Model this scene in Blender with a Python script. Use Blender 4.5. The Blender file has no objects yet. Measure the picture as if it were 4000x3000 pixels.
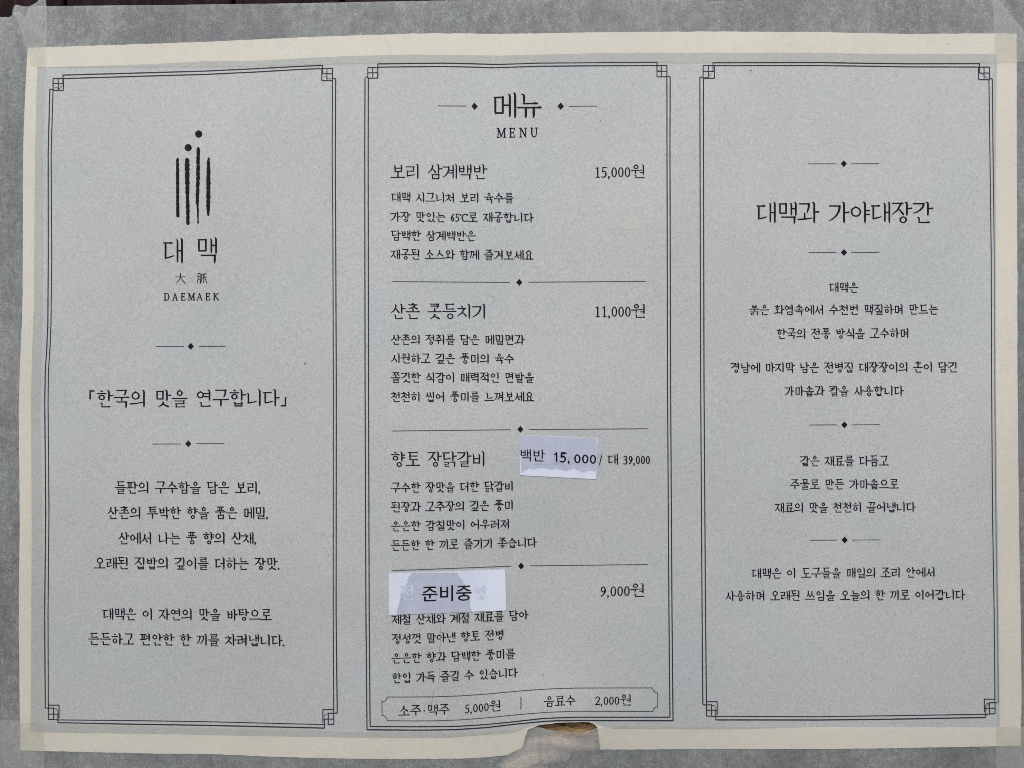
import bpy, math, random
from mathutils import Vector, noise
random.seed(7)
D = bpy.data
scene = bpy.context.scene
C = scene.collection

# ------------------------------------------------------------------ camera
S = 0.00011                    # metres on the board per unit of the layout grid (4000 x 3000 units)
CAM_D = 0.62
cam = D.cameras.new('camera'); cam.sensor_width = 36.0
cam.lens = 36.0 * CAM_D / (4000 * S); cam.clip_start = 0.01; cam.clip_end = 500
co = D.objects.new('camera', cam); C.objects.link(co)
HC = 1.45                      # height of the picture centre above the ground
co.location = (0, -CAM_D, HC); co.rotation_euler = (math.radians(90), 0, 0)
scene.camera = co

# ------------------------------------------------------------------ light
SUN_EL, SUN_AZ = math.radians(52), math.radians(202)   # azimuth from +Y clockwise: behind the camera
w = D.worlds.new('World'); scene.world = w; w.use_nodes = True
nt = w.node_tree; bg = nt.nodes['Background']
sky = nt.nodes.new('ShaderNodeTexSky'); sky.sky_type = 'NISHITA'; sky.sun_disc = False
sky.sun_elevation = SUN_EL; sky.sun_rotation = SUN_AZ
sky.air_density = 1.0; sky.dust_density = 4.0; sky.ozone_density = 1.0
hs = nt.nodes.new('ShaderNodeHueSaturation'); hs.inputs['Saturation'].default_value = 0.42
nt.links.new(sky.outputs[0], hs.inputs['Color']); nt.links.new(hs.outputs[0], bg.inputs[0])
bg.inputs[1].default_value = 0.11
sl = D.lights.new('sun', 'SUN'); sl.energy = 0.9; sl.angle = math.radians(35); sl.color = (1, .965, .92)
so = D.objects.new('sun', sl); C.objects.link(so)
dirv = Vector((math.sin(SUN_AZ) * math.cos(SUN_EL), math.cos(SUN_AZ) * math.cos(SUN_EL), math.sin(SUN_EL)))
so.rotation_euler = dirv.to_track_quat('Z', 'Y').to_euler(); so.location = dirv * 3 + Vector((0, 0, HC))
scene.view_settings.view_transform = 'Standard'; scene.view_settings.look = 'None'
scene.view_settings.exposure = 0.47; scene.view_settings.gamma = 1
scene.render.filter_size = 0.9
scene.cycles.pixel_filter_type = 'BLACKMAN_HARRIS'; scene.cycles.filter_width = 0.9

# ------------------------------------------------------------------ surface of the board
def g2(px, py, cx, cy, sx, sy):
    return math.exp(-((px - cx) / sx) ** 2 - ((py - cy) / sy) ** 2)

def H(px, py):
    """height of the hanging paper above the planks, metres, at layout point (px,py)"""
    x = (px - 2000) / 2000.0; y = (py - 1500) / 1500.0
    h = 0.0040 + 0.0125 * (1 - y * y) - .0010 * y + 0.002 * (1 - x * x)              # bow added to the whole thing so its shading darkens towards the foot
    h += 0.0009 * math.sin(px / 410.0 + 0.6) * math.exp(-((py + 100) / 900.0) ** 2)
    h += 0.0006 * math.sin(px / 330.0 + py / 900.0)
    h += 0.0016 * noise.noise(Vector((px / 620.0, py / 760.0, 3.1))) + 0.0004 * noise.noise(Vector((px / 210.0, py / 320.0, 7.7)))
    h += 0.0022 * g2(px, py, 2215, 2815, 240, 170)
    h -= 0.0007 * g2(px, py, 1945, 230, 110, 260)
    h -= 0.0007 * g2(px, py, 250, 1550, 300, 600)
    return h

def Hboard(px, py):
    x = (px - 2000) / 2000.0; y = (py - 1500) / 1500.0
    return 0.0010 + 0.0125 * (1 - y * y) - .0010 * y + 0.002 * (1 - x * x)

def P(px, py, dz=0.0, hf=H):
    d = hf(px, py) + dz
    k = (CAM_D - d) / CAM_D
    return Vector(((px - 2000) * S * k, -d, HC - (py - 1500) * S * k))

# ------------------------------------------------------------------ material helpers
def mat(name):
    m = D.materials.new(name); m.use_nodes = True
    n = m.node_tree; b = n.nodes['Principled BSDF']
    return m, n, b

def N(n, t, **kw):
    o = n.nodes.new(t)
    for k, v in kw.items():
        if k.startswith('i_'):
            o.inputs[k[2:].replace('_', ' ')].default_value = v
        else:
            setattr(o, k, v)
    return o

def coords(n, scale=(1, 1, 1), rot=(0, 0, 0)):
    g = N(n, 'ShaderNodeNewGeometry'); mp = N(n, 'ShaderNodeMapping')
    mp.inputs['Scale'].default_value = scale; mp.inputs['Rotation'].default_value = rot
    n.links.new(g.outputs['Position'], mp.inputs[0]); return mp.outputs[0]

def nz(n, vec, scale, detail=4, rough=.6, dist=0):
    o = N(n, 'ShaderNodeTexNoise'); o.inputs['Scale'].default_value = scale
    o.inputs['Detail'].default_value = detail; o.inputs['Roughness'].default_value = rough
    o.inputs['Distortion'].default_value = dist; n.links.new(vec, o.inputs['Vector']); return o.outputs['Fac']

def ramp(n, fac, stops):
    r = N(n, 'ShaderNodeValToRGB'); e = r.color_ramp.elements
    while len(e) < len(stops): e.new(0.5)
    for el, (p, c) in zip(e, stops):
        el.position = p; el.color = c if len(c) == 4 else (*c, 1)
    n.links.new(fac, r.inputs[0]); return r.outputs[0]

def mix(n, f, a, b, mode='MIX'):
    o = N(n, 'ShaderNodeMix', data_type='RGBA', blend_type=mode)
    if isinstance(f, float): o.inputs[0].default_value = f
    else: n.links.new(f, o.inputs[0])
    for s, v in ((6, a), (7, b)):
        if isinstance(v, tuple): o.inputs[s].default_value = v if len(v) == 4 else (*v, 1)
        else: n.links.new(v, o.inputs[s])
    return o.outputs[2]

def math_(n, op, a, b=None):
    o = N(n, 'ShaderNodeMath', operation=op)
    for i, v in enumerate((a, b)):
        if v is None: continue
        if isinstance(v, (int, float)): o.inputs[i].default_value = v
        else: n.links.new(v, o.inputs[i])
    return o.outputs[0]

def bump(n, b, h, strength, dist=0.0002):
    o = N(n, 'ShaderNodeBump'); o.inputs['Strength'].default_value = strength
    o.inputs['Distance'].default_value = dist
    n.links.new(h, o.inputs['Height']); n.links.new(o.outputs[0], b.inputs['Normal'])

def paper_mat(name, col, var, rough=.85, specks=True, spec=.25):
    m, n, b = mat(name)
    v = coords(n)
    f1 = nz(n, v, 1250, 3, .7); f2 = nz(n, v, 3200, 2, .7); f3 = nz(n, v, 22, 3, .5)
    fib = nz(n, coords(n, (1, 1, 1.4)), 1800, 3, .75, 1.5)
    s = math_(n, 'ADD', math_(n, 'MULTIPLY', f1, .35), math_(n, 'MULTIPLY', f2, .25))
    s = math_(n, 'ADD', s, math_(n, 'MULTIPLY', fib, .4))
    lo = tuple(c * (1 - var) for c in col); hi = tuple(min(1, c * (1 + var)) for c in col)
    c = ramp(n, s, [(.30, lo), (.5, col), (.70, hi)])
    big = ramp(n, f3, [(.3, (.965, .975, .985)), (.7, (1.02, 1.01, 1.0))])
    c = mix(n, 1.0, c, big, 'MULTIPLY')
    if specks:
        vo = N(n, 'ShaderNodeTexVoronoi'); vo.inputs['Scale'].default_value = 130
        n.links.new(v, vo.inputs['Vector'])
        jit = nz(n, v, 60, 1, .5)
        d = math_(n, 'ADD', vo.outputs['Distance'], math_(n, 'MULTIPLY', jit, .04))
        k = ramp(n, d, [(.028, (1, 1, 1)), (.04, (0, 0, 0))])
        c = mix(n, k, c, (.10, .10, .11))
    n.links.new(c, b.inputs['Base Color'])
    b.inputs['Roughness'].default_value = rough
    b.inputs['Specular IOR Level'].default_value = spec
    bump(n, b, s, .35, .00012)
    return m

M_PRINT = paper_mat('grey_printed_paper', (.462, .482, .490), .42)
M_WHITE = paper_mat('white_paper', (.76, .74, .695), .04, specks=False)

def ink_mat(name, col, fade=.0, rough=.5):
    m, n, b = mat(name)
    f = nz(n, coords(n), 1700, 3, .7)
    c = ramp(n, f, [(.42, col), (.72, tuple(x + .02 + fade for x in col))])
    n.links.new(c, b.inputs['Base Color']); b.inputs['Roughness'].default_value = rough
    b.inputs['Specular IOR Level'].default_value = .08
    return m
M_INK = ink_mat('black_ink', (.004, .005, .010))
M_LINE = ink_mat('border_ink', (.022, .025, .036), .02)
M_GREY = ink_mat('thin_rule_ink', (.06, .065, .075), .03)
M_LABINK = ink_mat('label_ink', (.004, .004, .007))

def tape_mat(name, alpha, col, seed):
    m, n, b = mat(name)
    v = coords(n); off = N(n, 'ShaderNodeVectorMath', operation='ADD'); off.inputs[1].default_value = (seed * 3.7, 0, seed * 1.3)
    n.links.new(v, off.inputs[0]); v = off.outputs[0]
    f1 = nz(n, v, 300, 4, .7)                 # patches where the glue has wetted
    f2 = nz(n, v, 1300, 4, .75, .6)                # paper fibres
    f3 = nz(n, v, 38, 2, .5)
    s = math_(n, 'ADD', math_(n, 'MULTIPLY', f1, .34), math_(n, 'MULTIPLY', f2, .46))
    s = math_(n, 'ADD', s, math_(n, 'MULTIPLY', f3, .20))
    a = N(n, 'ShaderNodeMapRange'); a.inputs[1].default_value = .40; a.inputs[2].default_value = .60
    a.inputs[3].default_value = alpha - .05; a.inputs[4].default_value = alpha + .05
    n.links.new(s, a.inputs[0])
    tr = N(n, 'ShaderNodeBsdfTransparent'); tr.inputs[0].default_value = (1, .975, .91, 1)
    mx = N(n, 'ShaderNodeMixShader'); n.links.new(a.outputs[0], mx.inputs[0])
    n.links.new(tr.outputs[0], mx.inputs[1]); n.links.new(b.outputs[0], mx.inputs[2])
    n.links.new(mx.outputs[0], n.nodes['Material Output'].inputs['Surface'])
    n.links.new(ramp(n, f2, [(.34, tuple(x * .80 for x in col)), (.66, tuple(x * 1.18 for x in col))]), b.inputs['Base Color'])
    b.inputs['Roughness'].default_value = .6; b.inputs['Specular IOR Level'].default_value = .3
    b.inputs['Subsurface Weight'].default_value = 0
    crepe = nz(n, coords(n, (1, 1, 5)), 300, 3, .6)
    hgt = math_(n, 'ADD', math_(n, 'MULTIPLY', f2, .6), math_(n, 'MULTIPLY', crepe, .6))
    bump(n, b, hgt, .35, .00015)
    return m
TC = (.575, .625, .66)
M_TAPE = [tape_mat('masking_tape_%s' % k, .27, TC, i) for i, k in enumerate(('left', 'right', 'top', 'bottom'))]

def glue_mat():
    m, n, b = mat('tape_adhesive')
    v = coords(n); vs_ = coords(n, (1, 1, .35))
    f1 = nz(n, v, 260, 4, .72); f2 = nz(n, v, 1250, 4, .8, .8); f3 = nz(n, vs_, 34, 3, .6); f4 = nz(n, coords(n, (1, 1, .12)), 620, 3, .7)
    s = math_(n, 'ADD', math_(n, 'MULTIPLY', f1, .26), math_(n, 'MULTIPLY', f2, .34))
    s = math_(n, 'ADD', s, math_(n, 'MULTIPLY', f3, .28)); s = math_(n, 'ADD', s, math_(n, 'MULTIPLY', f4, .12))
    a = N(n, 'ShaderNodeMapRange'); a.inputs[1].default_value = .435; a.inputs[2].default_value = .565
    a.inputs[3].default_value = .02; a.inputs[4].default_value = .40
    n.links.new(s, a.inputs[0]); n.links.new(a.outputs[0], b.inputs['Alpha'])
    fb = nz(n, coords(n), 1900, 3, .8, 1.0); pl = nz(n, coords(n, (1, 1, .5)), 55, 3, .6)
    c = ramp(n, fb, [(.36, (.28, .29, .30)), (.5, (.55, .575, .59)), (.64, (.92, .94, .95))])
    c = mix(n, 1.0, c, ramp(n, pl, [(.36, (.52, .42, .50)), (.5, (.96, .98, 1)), (.66, (1.0, 1.06, 1.09))]), 'MULTIPLY')
    n.links.new(c, b.inputs['Base Color']); b.inputs['Roughness'].default_value = .8
    b.inputs['Specular IOR Level'].default_value = .1
    return m
M_GLUE = glue_mat()

def wood_mat():
    m, n, b = mat('dark_stained_wood')
    v = coords(n, (1, 1, .08))
    f = nz(n, v, 300, 6, .7, .6); g = nz(n, v, 1300, 3, .7)
    s = math_(n, 'ADD', math_(n, 'MULTIPLY', f, .65), math_(n, 'MULTIPLY', g, .35))
    c = ramp(n, s, [(.34, (.006, .003, .003)), (.5, (.016, .008, .008)), (.62, (.034, .018, .018)), (.74, (.11, .075, .062))])
    big = nz(n, coords(n, (1, 1, .4)), 28, 3, .6)
    c = mix(n, 1.0, c, ramp(n, big, [(.35, (.6, .5, .55)), (.65, (1.5, 1.5, 1.6))]), 'MULTIPLY')
    n.links.new(c, b.inputs['Base Color']); b.inputs['Roughness'].default_value = .8; b.inputs['Specular IOR Level'].default_value = .12
    bump(n, b, s, .6, .0004)
    return m
M_WOOD = wood_mat()

def knot_mat():
    m, n, b = mat('tan_fibre')
    f = nz(n, coords(n, (1, 1, 5), (0, .25, 0)), 230, 4, .65, 1.6)
    c = ramp(n, f, [(.36, (.07, .035, .012)), (.47, (.36, .23, .11)), (.7, (.56, .42, .25))])
    fp = nz(n, coords(n, (1, 1, .3)), 420, 4, .7, .5)
    pale = ramp(n, fp, [(.36, (.44, .36, .34)), (.5, (.62, .55, .51)), (.66, (.76, .70, .65))])
    g = N(n, 'ShaderNodeNewGeometry'); sp = N(n, 'ShaderNodeSeparateXYZ'); n.links.new(g.outputs['Position'], sp.inputs[0])
    zb = HC - (2866 - 1500) * S
    mr = N(n, 'ShaderNodeMapRange'); mr.inputs[1].default_value = zb - .0012; mr.inputs[2].default_value = zb + .0008
    n.links.new(sp.outputs['Z'], mr.inputs[0])
    c = mix(n, mr.outputs[0], pale, c)
    n.links.new(c, b.inputs['Base Color']); b.inputs['Roughness'].default_value = .8; b.inputs['Specular IOR Level'].default_value = .15
    bump(n, b, f, .8, .0006)
    return m
M_KNOT = knot_mat()

def label_mat():
    m, n, b = mat('white_label_paper')
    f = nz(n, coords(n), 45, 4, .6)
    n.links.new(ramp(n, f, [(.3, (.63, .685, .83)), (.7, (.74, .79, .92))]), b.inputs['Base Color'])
    b.inputs['Roughness'].default_value = .22; b.inputs['Specular IOR Level'].default_value = .5
    return m
M_LABEL = label_mat()

def flat_mat(name, col, rough=.3):
    m, n, b = mat(name)
    f = nz(n, coords(n), 300, 4, .6)
    n.links.new(ramp(n, f, [(.3, tuple(c * .93 for c in col)), (.7, tuple(c * 1.05 for c in col))]), b.inputs['Base Color'])
    b.inputs['Roughness'].default_value = rough
    return m
M_PATCH = flat_mat('label_darker_area', (.47, .51, .64))  # darker tone for the ragged-edged patch on each label
M_GHOST = flat_mat('label_show_through', (.57, .63, .80))
M_GHOST2 = flat_mat('label_show_through_dark', (.40, .43, .56))

# ------------------------------------------------------------------ object helpers
def thing(name, label, cat, at, group=None, kind=None):
    o = D.objects.new(name, None); C.objects.link(o); o.location = at
    o.empty_display_size = .01
    if label: o['label'] = label
    if cat: o['category'] = cat
    if group: o['group'] = group
    if kind: o['kind'] = kind
    return o

def mesh(name, vs, fs, m, parent=None, label=None, kind=None, smooth=False):
    me = D.meshes.new(name); me.from_pydata([tuple(v) for v in vs], [], fs)
    me.materials.append(m)
    if smooth:
        for p in me.polygons: p.use_smooth = True
    me.update()
    o = D.objects.new(name, me); C.objects.link(o)
    if parent is not None:
        o.parent = parent
        l = Vector((0, 0, 0)); q = parent
        while q is not None: l = l - q.location; q = q.parent
        o.location = l
    if label: o['label'] = label
    if kind: o['kind'] = kind
    return o

def interp(tab, x):
    if x <= tab[0][0]:
        (a, b), (c, d) = tab[0], tab[1]
        return b
    for (a, b), (c, d) in zip(tab, tab[1:]):
        if x <= c:
            t = (x - a) / (c - a) if c > a else 1
            return b + (d - b) * t
    return tab[-1][1]

def smooth_interp(tab, x):
    """monotone-ish smooth curve through the table (Catmull-Rom on y)"""
    if x <= tab[0][0]: return tab[0][1]
    if x >= tab[-1][0]: return tab[-1][1]
    for i in range(len(tab) - 1):
        x0, y0 = tab[i]; x1, y1 = tab[i + 1]
        if x <= x1:
            t = (x - x0) / (x1 - x0)
            xm, ym = tab[i - 1] if i > 0 else (2 * x0 - x1, 2 * y0 - y1)
            xp, yp = tab[i + 2] if i + 2 < len(tab) else (2 * x1 - x0, 2 * y1 - y0)
            m0 = (y1 - ym) / (x1 - xm) * (x1 - x0); m1 = (yp - y0) / (xp - x0) * (x1 - x0)
            t2, t3 = t * t, t * t * t
            return (2*t3 - 3*t2 + 1) * y0 + (t3 - 2*t2 + t) * m0 + (-2*t3 + 3*t2) * y1 + (t3 - t2) * m1
    return tab[-1][1]

def sheet(name, left, right, top, bottom, dz, m, parent, step=24, rag=0.8, seed=0, xs_extra=(), kind=None, label=None, skirt=0.0, hf=H):
    """sheet bounded by left(y), right(y), top(x), bottom(x) tables, following the surface"""
    X0 = min(v for _, v in left); X1 = max(v for _, v in right)
    nx = int((X1 - X0) / step) + 1
    us = sorted(set([i / nx for i in range(nx + 1)] + [(x - X0) / (X1 - X0) for x in xs_extra if X0 < x < X1]))
    ys = max(v for _, v in bottom) - min(v for _, v in top)
    ny = max(3, int(ys / step))
    vs, fs = [], []
    for u in us:
        xg = X0 + (X1 - X0) * u
        for j in range(ny + 1):
            v = j / ny
            y = interp(top, xg) * (1 - v) + interp(bottom, xg) * v
            x = smooth_interp(left, y) * (1 - u) + smooth_interp(right, y) * u
            y = interp(top, x) * (1 - v) + interp(bottom, x) * v
            if rag and (j in (0, ny) or u in (0, 1)):
                x += rag * noise.noise(Vector((x / 9.0, y / 9.0, seed))); y += rag * 1.6 * noise.noise(Vector((y / 9.0, x / 9.0, seed + 5)))
            vs.append(P(x, y, dz, hf))
    R = ny + 1
    for i in range(len(us) - 1):
        for j in range(ny):
            a = i * R + j
            fs.append((a, a + 1, a + R + 1, a + R))
    if skirt:
        ring = [i * R for i in range(len(us))] + [(len(us) - 1) * R + j for j in range(1, ny + 1)] + \
               [i * R + ny for i in range(len(us) - 2, -1, -1)] + [j for j in range(ny - 1, 0, -1)]
        base = len(vs)
        for k in ring: vs.append(vs[k] + Vector((0, skirt, 0)))
        for k in range(len(ring)):
            k2 = (k + 1) % len(ring)
            fs.append((ring[k], ring[k2], base + k2, base + k))
    return mesh(name, vs, fs, m, parent, label=label, kind=kind, smooth=not skirt)

def densify(poly, step=14):
    out = []
    for (a, b), (c, d) in zip(poly, poly[1:]):
        n = max(1, int(math.hypot(c - a, d - b) / step))
        for k in range(n): out.append((a + (c - a) * k / n, b + (d - b) * k / n))
    out.append(poly[-1]); return out

def ngon(name, poly, dz, m, parent, rag=0, seed=0, label=None, kind=None, step=10, hf=H):
    """flat-ish patch from an outline: triangulated with a 2-D fill"""
    from mathutils.geometry import tessellate_polygon
    pts = densify(poly + [poly[0]], step)[:-1]
    if rag: pts = [(x + rag * noise.noise(Vector((x / 7, y / 7, seed))), y + rag * noise.noise(Vector((y / 7, x / 7, seed + 9)))) for x, y in pts]
    tris = tessellate_polygon([[Vector((x, -y, 0)) for x, y in pts]])
    vs = [P(x, y, dz, hf) for x, y in pts]
    return mesh(name, vs, [tuple(t) for t in tris], m, parent, label=label, kind=kind)

class Ink:
    """collects flat ribbons in layout coordinates"""
    def __init__(s): s.v = []; s.f = []; s.k = 0
    def ribbon(s, pts, caps=True):
        """pts: (x, y, width)"""
        n = len(pts)
        if n < 2: return
        L, R = [], []
        for i in range(n):
            x, y, w_ = pts[i]
            if i == 0: dx, dy = pts[1][0] - x, pts[1][1] - y; sc = 1
            elif i == n - 1: dx, dy = x - pts[i-1][0], y - pts[i-1][1]; sc = 1
            else:
                ax, ay = x - pts[i-1][0], y - pts[i-1][1]; bx, by = pts[i+1][0] - x, pts[i+1][1] - y
                la = math.hypot(ax, ay) or 1; lb = math.hypot(bx, by) or 1
                ax, ay, bx, by = ax/la, ay/la, bx/lb, by/lb
                dx, dy = ax + bx, ay + by
                l = math.hypot(dx, dy)
                if l < 1e-3: dx, dy, sc = bx, by, 1
                else:
                    cosh = max(.6, (dx * bx + dy * by) / l); sc = 1 / cosh
            l = math.hypot(dx, dy) or 1
            nx_, ny_ = -dy / l, dx / l
            h = w_ * .5 * sc
            L.append((x + nx_ * h, y + ny_ * h)); R.append((x - nx_ * h, y - ny_ * h))
        off = s.k * 4e-7; s.k += 1
        base = len(s.v)
        for a, b in zip(L, R): s.v.append((*a, off)); s.v.append((*b, off))
        for i in range(n - 1):
            q = base + 2 * i
            s.f.append((q, q + 1, q + 3, q + 2))
        if caps:
            for i, j in ((0, 1), (n - 1, n - 2)):
                x, y, w_ = pts[i]; dx, dy = x - pts[j][0], y - pts[j][1]; l = math.hypot(dx, dy) or 1
                dx, dy = dx / l, dy / l; r = w_ * .5
                c = len(s.v); ring = []
                for t in (-90, -45, 0, 45, 90):
                    a = math.radians(t)
                    ring.append((x + r * (dx * math.cos(a) - dy * math.sin(a)), y + r * (dy * math.cos(a) + dx * math.sin(a)), off))
                s.v += ring; s.f.append(tuple(range(c, c + 5)))
    def ring(s, cx, cy, rx, ry, wx, wy, n=24):
        off = s.k * 4e-7; s.k += 1; base = len(s.v)
        for i in range(n):
            a = 2 * math.pi * i / n; ca, sa = math.cos(a), math.sin(a)
            s.v.append((cx + rx * ca, cy + ry * sa, off)); s.v.append((cx + (rx - wx) * ca, cy + (ry - wy) * sa, off))
        for i in range(n):
            j = (i + 1) % n
            s.f.append((base + 2*i, base + 2*j, base + 2*j + 1, base + 2*i + 1))
    def poly(s, pts):
        off = s.k * 4e-7; s.k += 1; base = len(s.v)
        s.v += [(x, y, off) for x, y in pts]; s.f.append(tuple(range(base, base + len(pts))))
    def build(s, name, m, parent, dz, fn=None, label=None, hf=H, kind=None):
        vs = []
        for x, y, o in s.v:
            if fn: x, y = fn(x, y)
            vs.append(P(x, y, dz + o, hf))
        # faces must look towards the camera
        fs = []
        for f in s.f:
            a, b, c = vs[f[0]], vs[f[1]], vs[f[2]]
            nrm = (b - a).cross(c - a)
            fs.append(f if nrm.y < 0 else tuple(reversed(f)))
        return mesh(name, vs, fs, m, parent, label=label, kind=kind)

# ------------------------------------------------------------------ brush-serif lettering (glyph box 100 x 100, y up)
CHO = 'ㄱㄲㄴㄷㄸㄹㅁㅂㅃㅅㅆㅇㅈㅉㅊㅋㅌㅍㅎ'
JUNG = 'ㅏㅐㅑㅒㅓㅔㅕㅖㅗㅘㅙㅚㅛㅜㅝㅞㅟㅠㅡㅢㅣ'
JONG = ['', 'ㄱ', 'ㄲ', 'ㄳ', 'ㄴ', 'ㄵ', 'ㄶ', 'ㄷ', 'ㄹ', 'ㄺ', 'ㄻ', 'ㄼ', 'ㄽ', 'ㄾ', 'ㄿ', 'ㅀ', 'ㅁ', 'ㅂ', 'ㅄ', 'ㅅ', 'ㅆ', 'ㅇ', 'ㅈ', 'ㅊ', 'ㅋ', 'ㅌ', 'ㅍ', 'ㅎ']

class Pen:
    def __init__(s, ink, ox, W, Hh, sx=1.0):
        s.i = ink; s.ox = ox; s.W = W; s.H = Hh; s.sx = sx
    def rib(s, pts): s.i.ribbon([(s.ox + x * s.sx, y, w_) for x, y, w_ in pts])
    def stem(s, x, t, b, k=1.0, flag=True, fl=1.0):
        W = s.W * k
        p = []
        if flag: p += [(x - .95 * W * fl, t - .26 * W, W * .46), (x - .50 * W * fl, t - .34 * W, W * .60), (x - .10 * W, t - .70 * W, W * .86)]
        else: p += [(x, t, W * .85)]
        p += [(x, t - 1.5 * W, W)] if t - b > 3 * W else []
        if t - b > 3.2 * W: p += [(x, b + 1.3 * W, W * .96)]
        p += [(x - .04 * W, b + .3 * W, W * .62)]
        s.rib(p)
    def bar(s, x0, x1, y, rise=0, end=True, k=1.0):
        h = s.H * k
        y1 = y + rise
        p = [(x0, y + .05 * h, h * 1.05), (x0 + 1.3 * h, y, h * .9)]
        if end and x1 - x0 > 5 * h: p += [(x1 - 2.4 * h, y1 + .02 * h, h * .92), (x1 - .9 * h, y1 + .16 * h, h * 1.28), (x1 - .3 * h, y1 + .06 * h, h * 1.08)]
        else: p += [(x1, y1, h)]
        s.rib(p)
    def ln(s, x0, y0, x1, y1, w0, w1): s.rib([(x0, y0, w0), (x1, y1, w1)])
    def circ(s, x0, x1, y0, y1, tick=True):
        cx, cy = (x0 + x1) / 2, (y0 + y1) / 2; rx, ry = (x1 - x0) / 2, (y1 - y0) / 2
        wx = min(s.W * .88, rx * .6); wy = min(s.H * .92, ry * .5)
        s.i.ring(s.ox + cx * s.sx, cy, rx * s.sx, ry, wx, wy)
        if tick: s.rib([(cx - .22 * s.W, y1 + .42 * s.H, s.H * .7), (cx + .15 * s.W, y1 - .3 * s.H, s.H * 1.0)])
    def cons(s, c, x0, x1, y0, y1, mode):
        W, h = s.W, s.H; w_, ht = x1 - x0, y1 - y0; cx = (x0 + x1) / 2
        if c in 'ㄲㄸㅃㅆㅉ':
            b = {'ㄲ': 'ㄱ', 'ㄸ': 'ㄷ', 'ㅃ': 'ㅂ', 'ㅆ': 'ㅅ', 'ㅉ': 'ㅈ'}[c]
            q = Pen(s.i, s.ox, W * .84, h * .86, s.sx)
            q.cons(b, x0 - .04 * w_, x0 + .50 * w_, y0, y1, mode); q.cons(b, x0 + .52 * w_, x1 + .06 * w_, y0, y1, mode); return
        if c in ('ㄺ', 'ㄻ', 'ㄼ'):
            q = Pen(s.i, s.ox, W * .84, h * .84, s.sx)
            q.cons('ㄹ', x0 - .08 * w_, x0 + .44 * w_, y0, y1, 'F'); q.cons({'ㄺ': 'ㄱ', 'ㄻ': 'ㅁ', 'ㄼ': 'ㅂ'}[c], x0 + .56 * w_, x1 + .06 * w_, y0, y1, 'F'); return
        if c in 'ㄱㅋ':
            s.bar(x0, x1, y1, end=False)
            if mode == 'L':
                s.rib([(x1 - .5 * W, y1 + .1 * h, W * .9), (x1 - .3 * W, y1 - .8 * W, W * 1.05), (x0 + .86 * w_, y0 + .62 * ht, W * .98), (x0 + .64 * w_, y0 + .34 * ht, W * .85), (x0 + .34 * w_, y0 + .12 * ht, W * .65), (x0 + .0 * w_, y0 - .02 * ht, W * .42)])
                if c == 'ㅋ': s.ln(x0 + .1 * w_, y0 + .52 * ht, x0 + .86 * w_, y0 + .60 * ht, h, h)
            elif mode == 'T':
                s.rib([(x1 - .6 * W, y1 + .1 * h, W * .9), (x1 - .4 * W, y1 - .8 * W, W * 1.02), (x1 - .55 * W, (y0 + y1) / 2, W * .95), (x1 - 1.3 * W, y0 + .02 * ht, W * .62)])
                if c == 'ㅋ': s.ln(x0 + .05 * w_, y0 + .5 * ht, x1 - .6 * W, y0 + .54 * ht, h, h)
            else:
                s.rib([(x1 - .6 * W, y1 + .1 * h, W * .9), (x1 - .4 * W, y1 - .8 * W, W * 1.02), (x1 - .5 * W, y0 + .8 * W, W * .95), (x1 - .55 * W, y0 - .1 * ht, W * .6)])
        elif c == 'ㄴ':
            s.stem(x0 + .9 * W, y1, y0 + .3 * h, .95)
            if mode == 'L': s.rib([(x0 + .6 * W, y0 + .25 * h, h * 1.1), (x0 + .5 * w_, y0 + .06 * ht, h), (x1 + .02 * w_, y0 + .17 * ht, h * .75)])
            else: s.bar(x0 + .7 * W, x1, y0 + .1 * h)
        elif c in 'ㄷㅌ':
            e = x1 - (.10 * w_ if mode == 'L' else .0)
            s.bar(x0, e, y1, end=mode != 'F' or True)
            s.stem(x0 + .9 * W, y1, y0, .92, flag=False)
            if mode == 'L': s.rib([(x0 + .7 * W, y0 + .25 * h, h * 1.1), (x0 + .5 * w_, y0 + .06 * ht, h), (x1 + .04 * w_, y0 + .17 * ht, h * .75)])
            else: s.bar(x0 + .7 * W, x1, y0 + .1 * h)
            if c == 'ㅌ': s.bar(x0 + 1.2 * W, e - .04 * w_, (y0 + y1) / 2 + .02 * ht, end=False)
        elif c == 'ㄹ':
            ym = (y0 + y1) / 2 + .03 * ht
            q = Pen(s.i, s.ox, W * (.95 if ht > 35 else .82), h * (.95 if ht > 35 else .80), s.sx)
            q.bar(x0, x1 - .04 * w_, y1, end=False); q.ln(x1 - .04 * w_ - .4 * W, y1, x1 - .05 * w_ - .4 * W, ym, q.W * .95, q.W * .8)
            q.bar(x0 + .5 * W, x1 - .06 * w_, ym, end=False); q.ln(x0 + .8 * W, ym, x0 + .8 * W, y0, q.W * .9, q.W * .9)
            if mode == 'L': q.rib([(x0 + .6 * W, y0 + .2 * h, h), (x0 + .5 * w_, y0 + .05 * ht, h * .95), (x1 + .06 * w_, y0 + .15 * ht, h * .7)])
            else: q.bar(x0 + .6 * W, x1 + .02 * w_, y0)
        elif c == 'ㅁ':
            s.stem(x0 + W, y1 + .30 * W, y0 - .08 * ht, .84, flag=True, fl=.7)
            s.ln(x0 + .9 * W, y1, x1 - .5 * W, y1 + .01 * ht, h * .9, h * .95)
            s.rib([(x1 - .55 * W, y1 + .2 * h, W * .9), (x1 - .6 * W, y0, W * .8)])
            s.ln(x0 + 1.0 * W, y0, x1 - .5 * W, y0, h, h)
        elif c == 'ㅂ':
            s.stem(x0 + W, y1, y0 - .05 * ht, .92, fl=.8); s.stem(x1 - .6 * W, y1 + .03 * ht, y0 - .05 * ht, .95, fl=.7)
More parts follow.
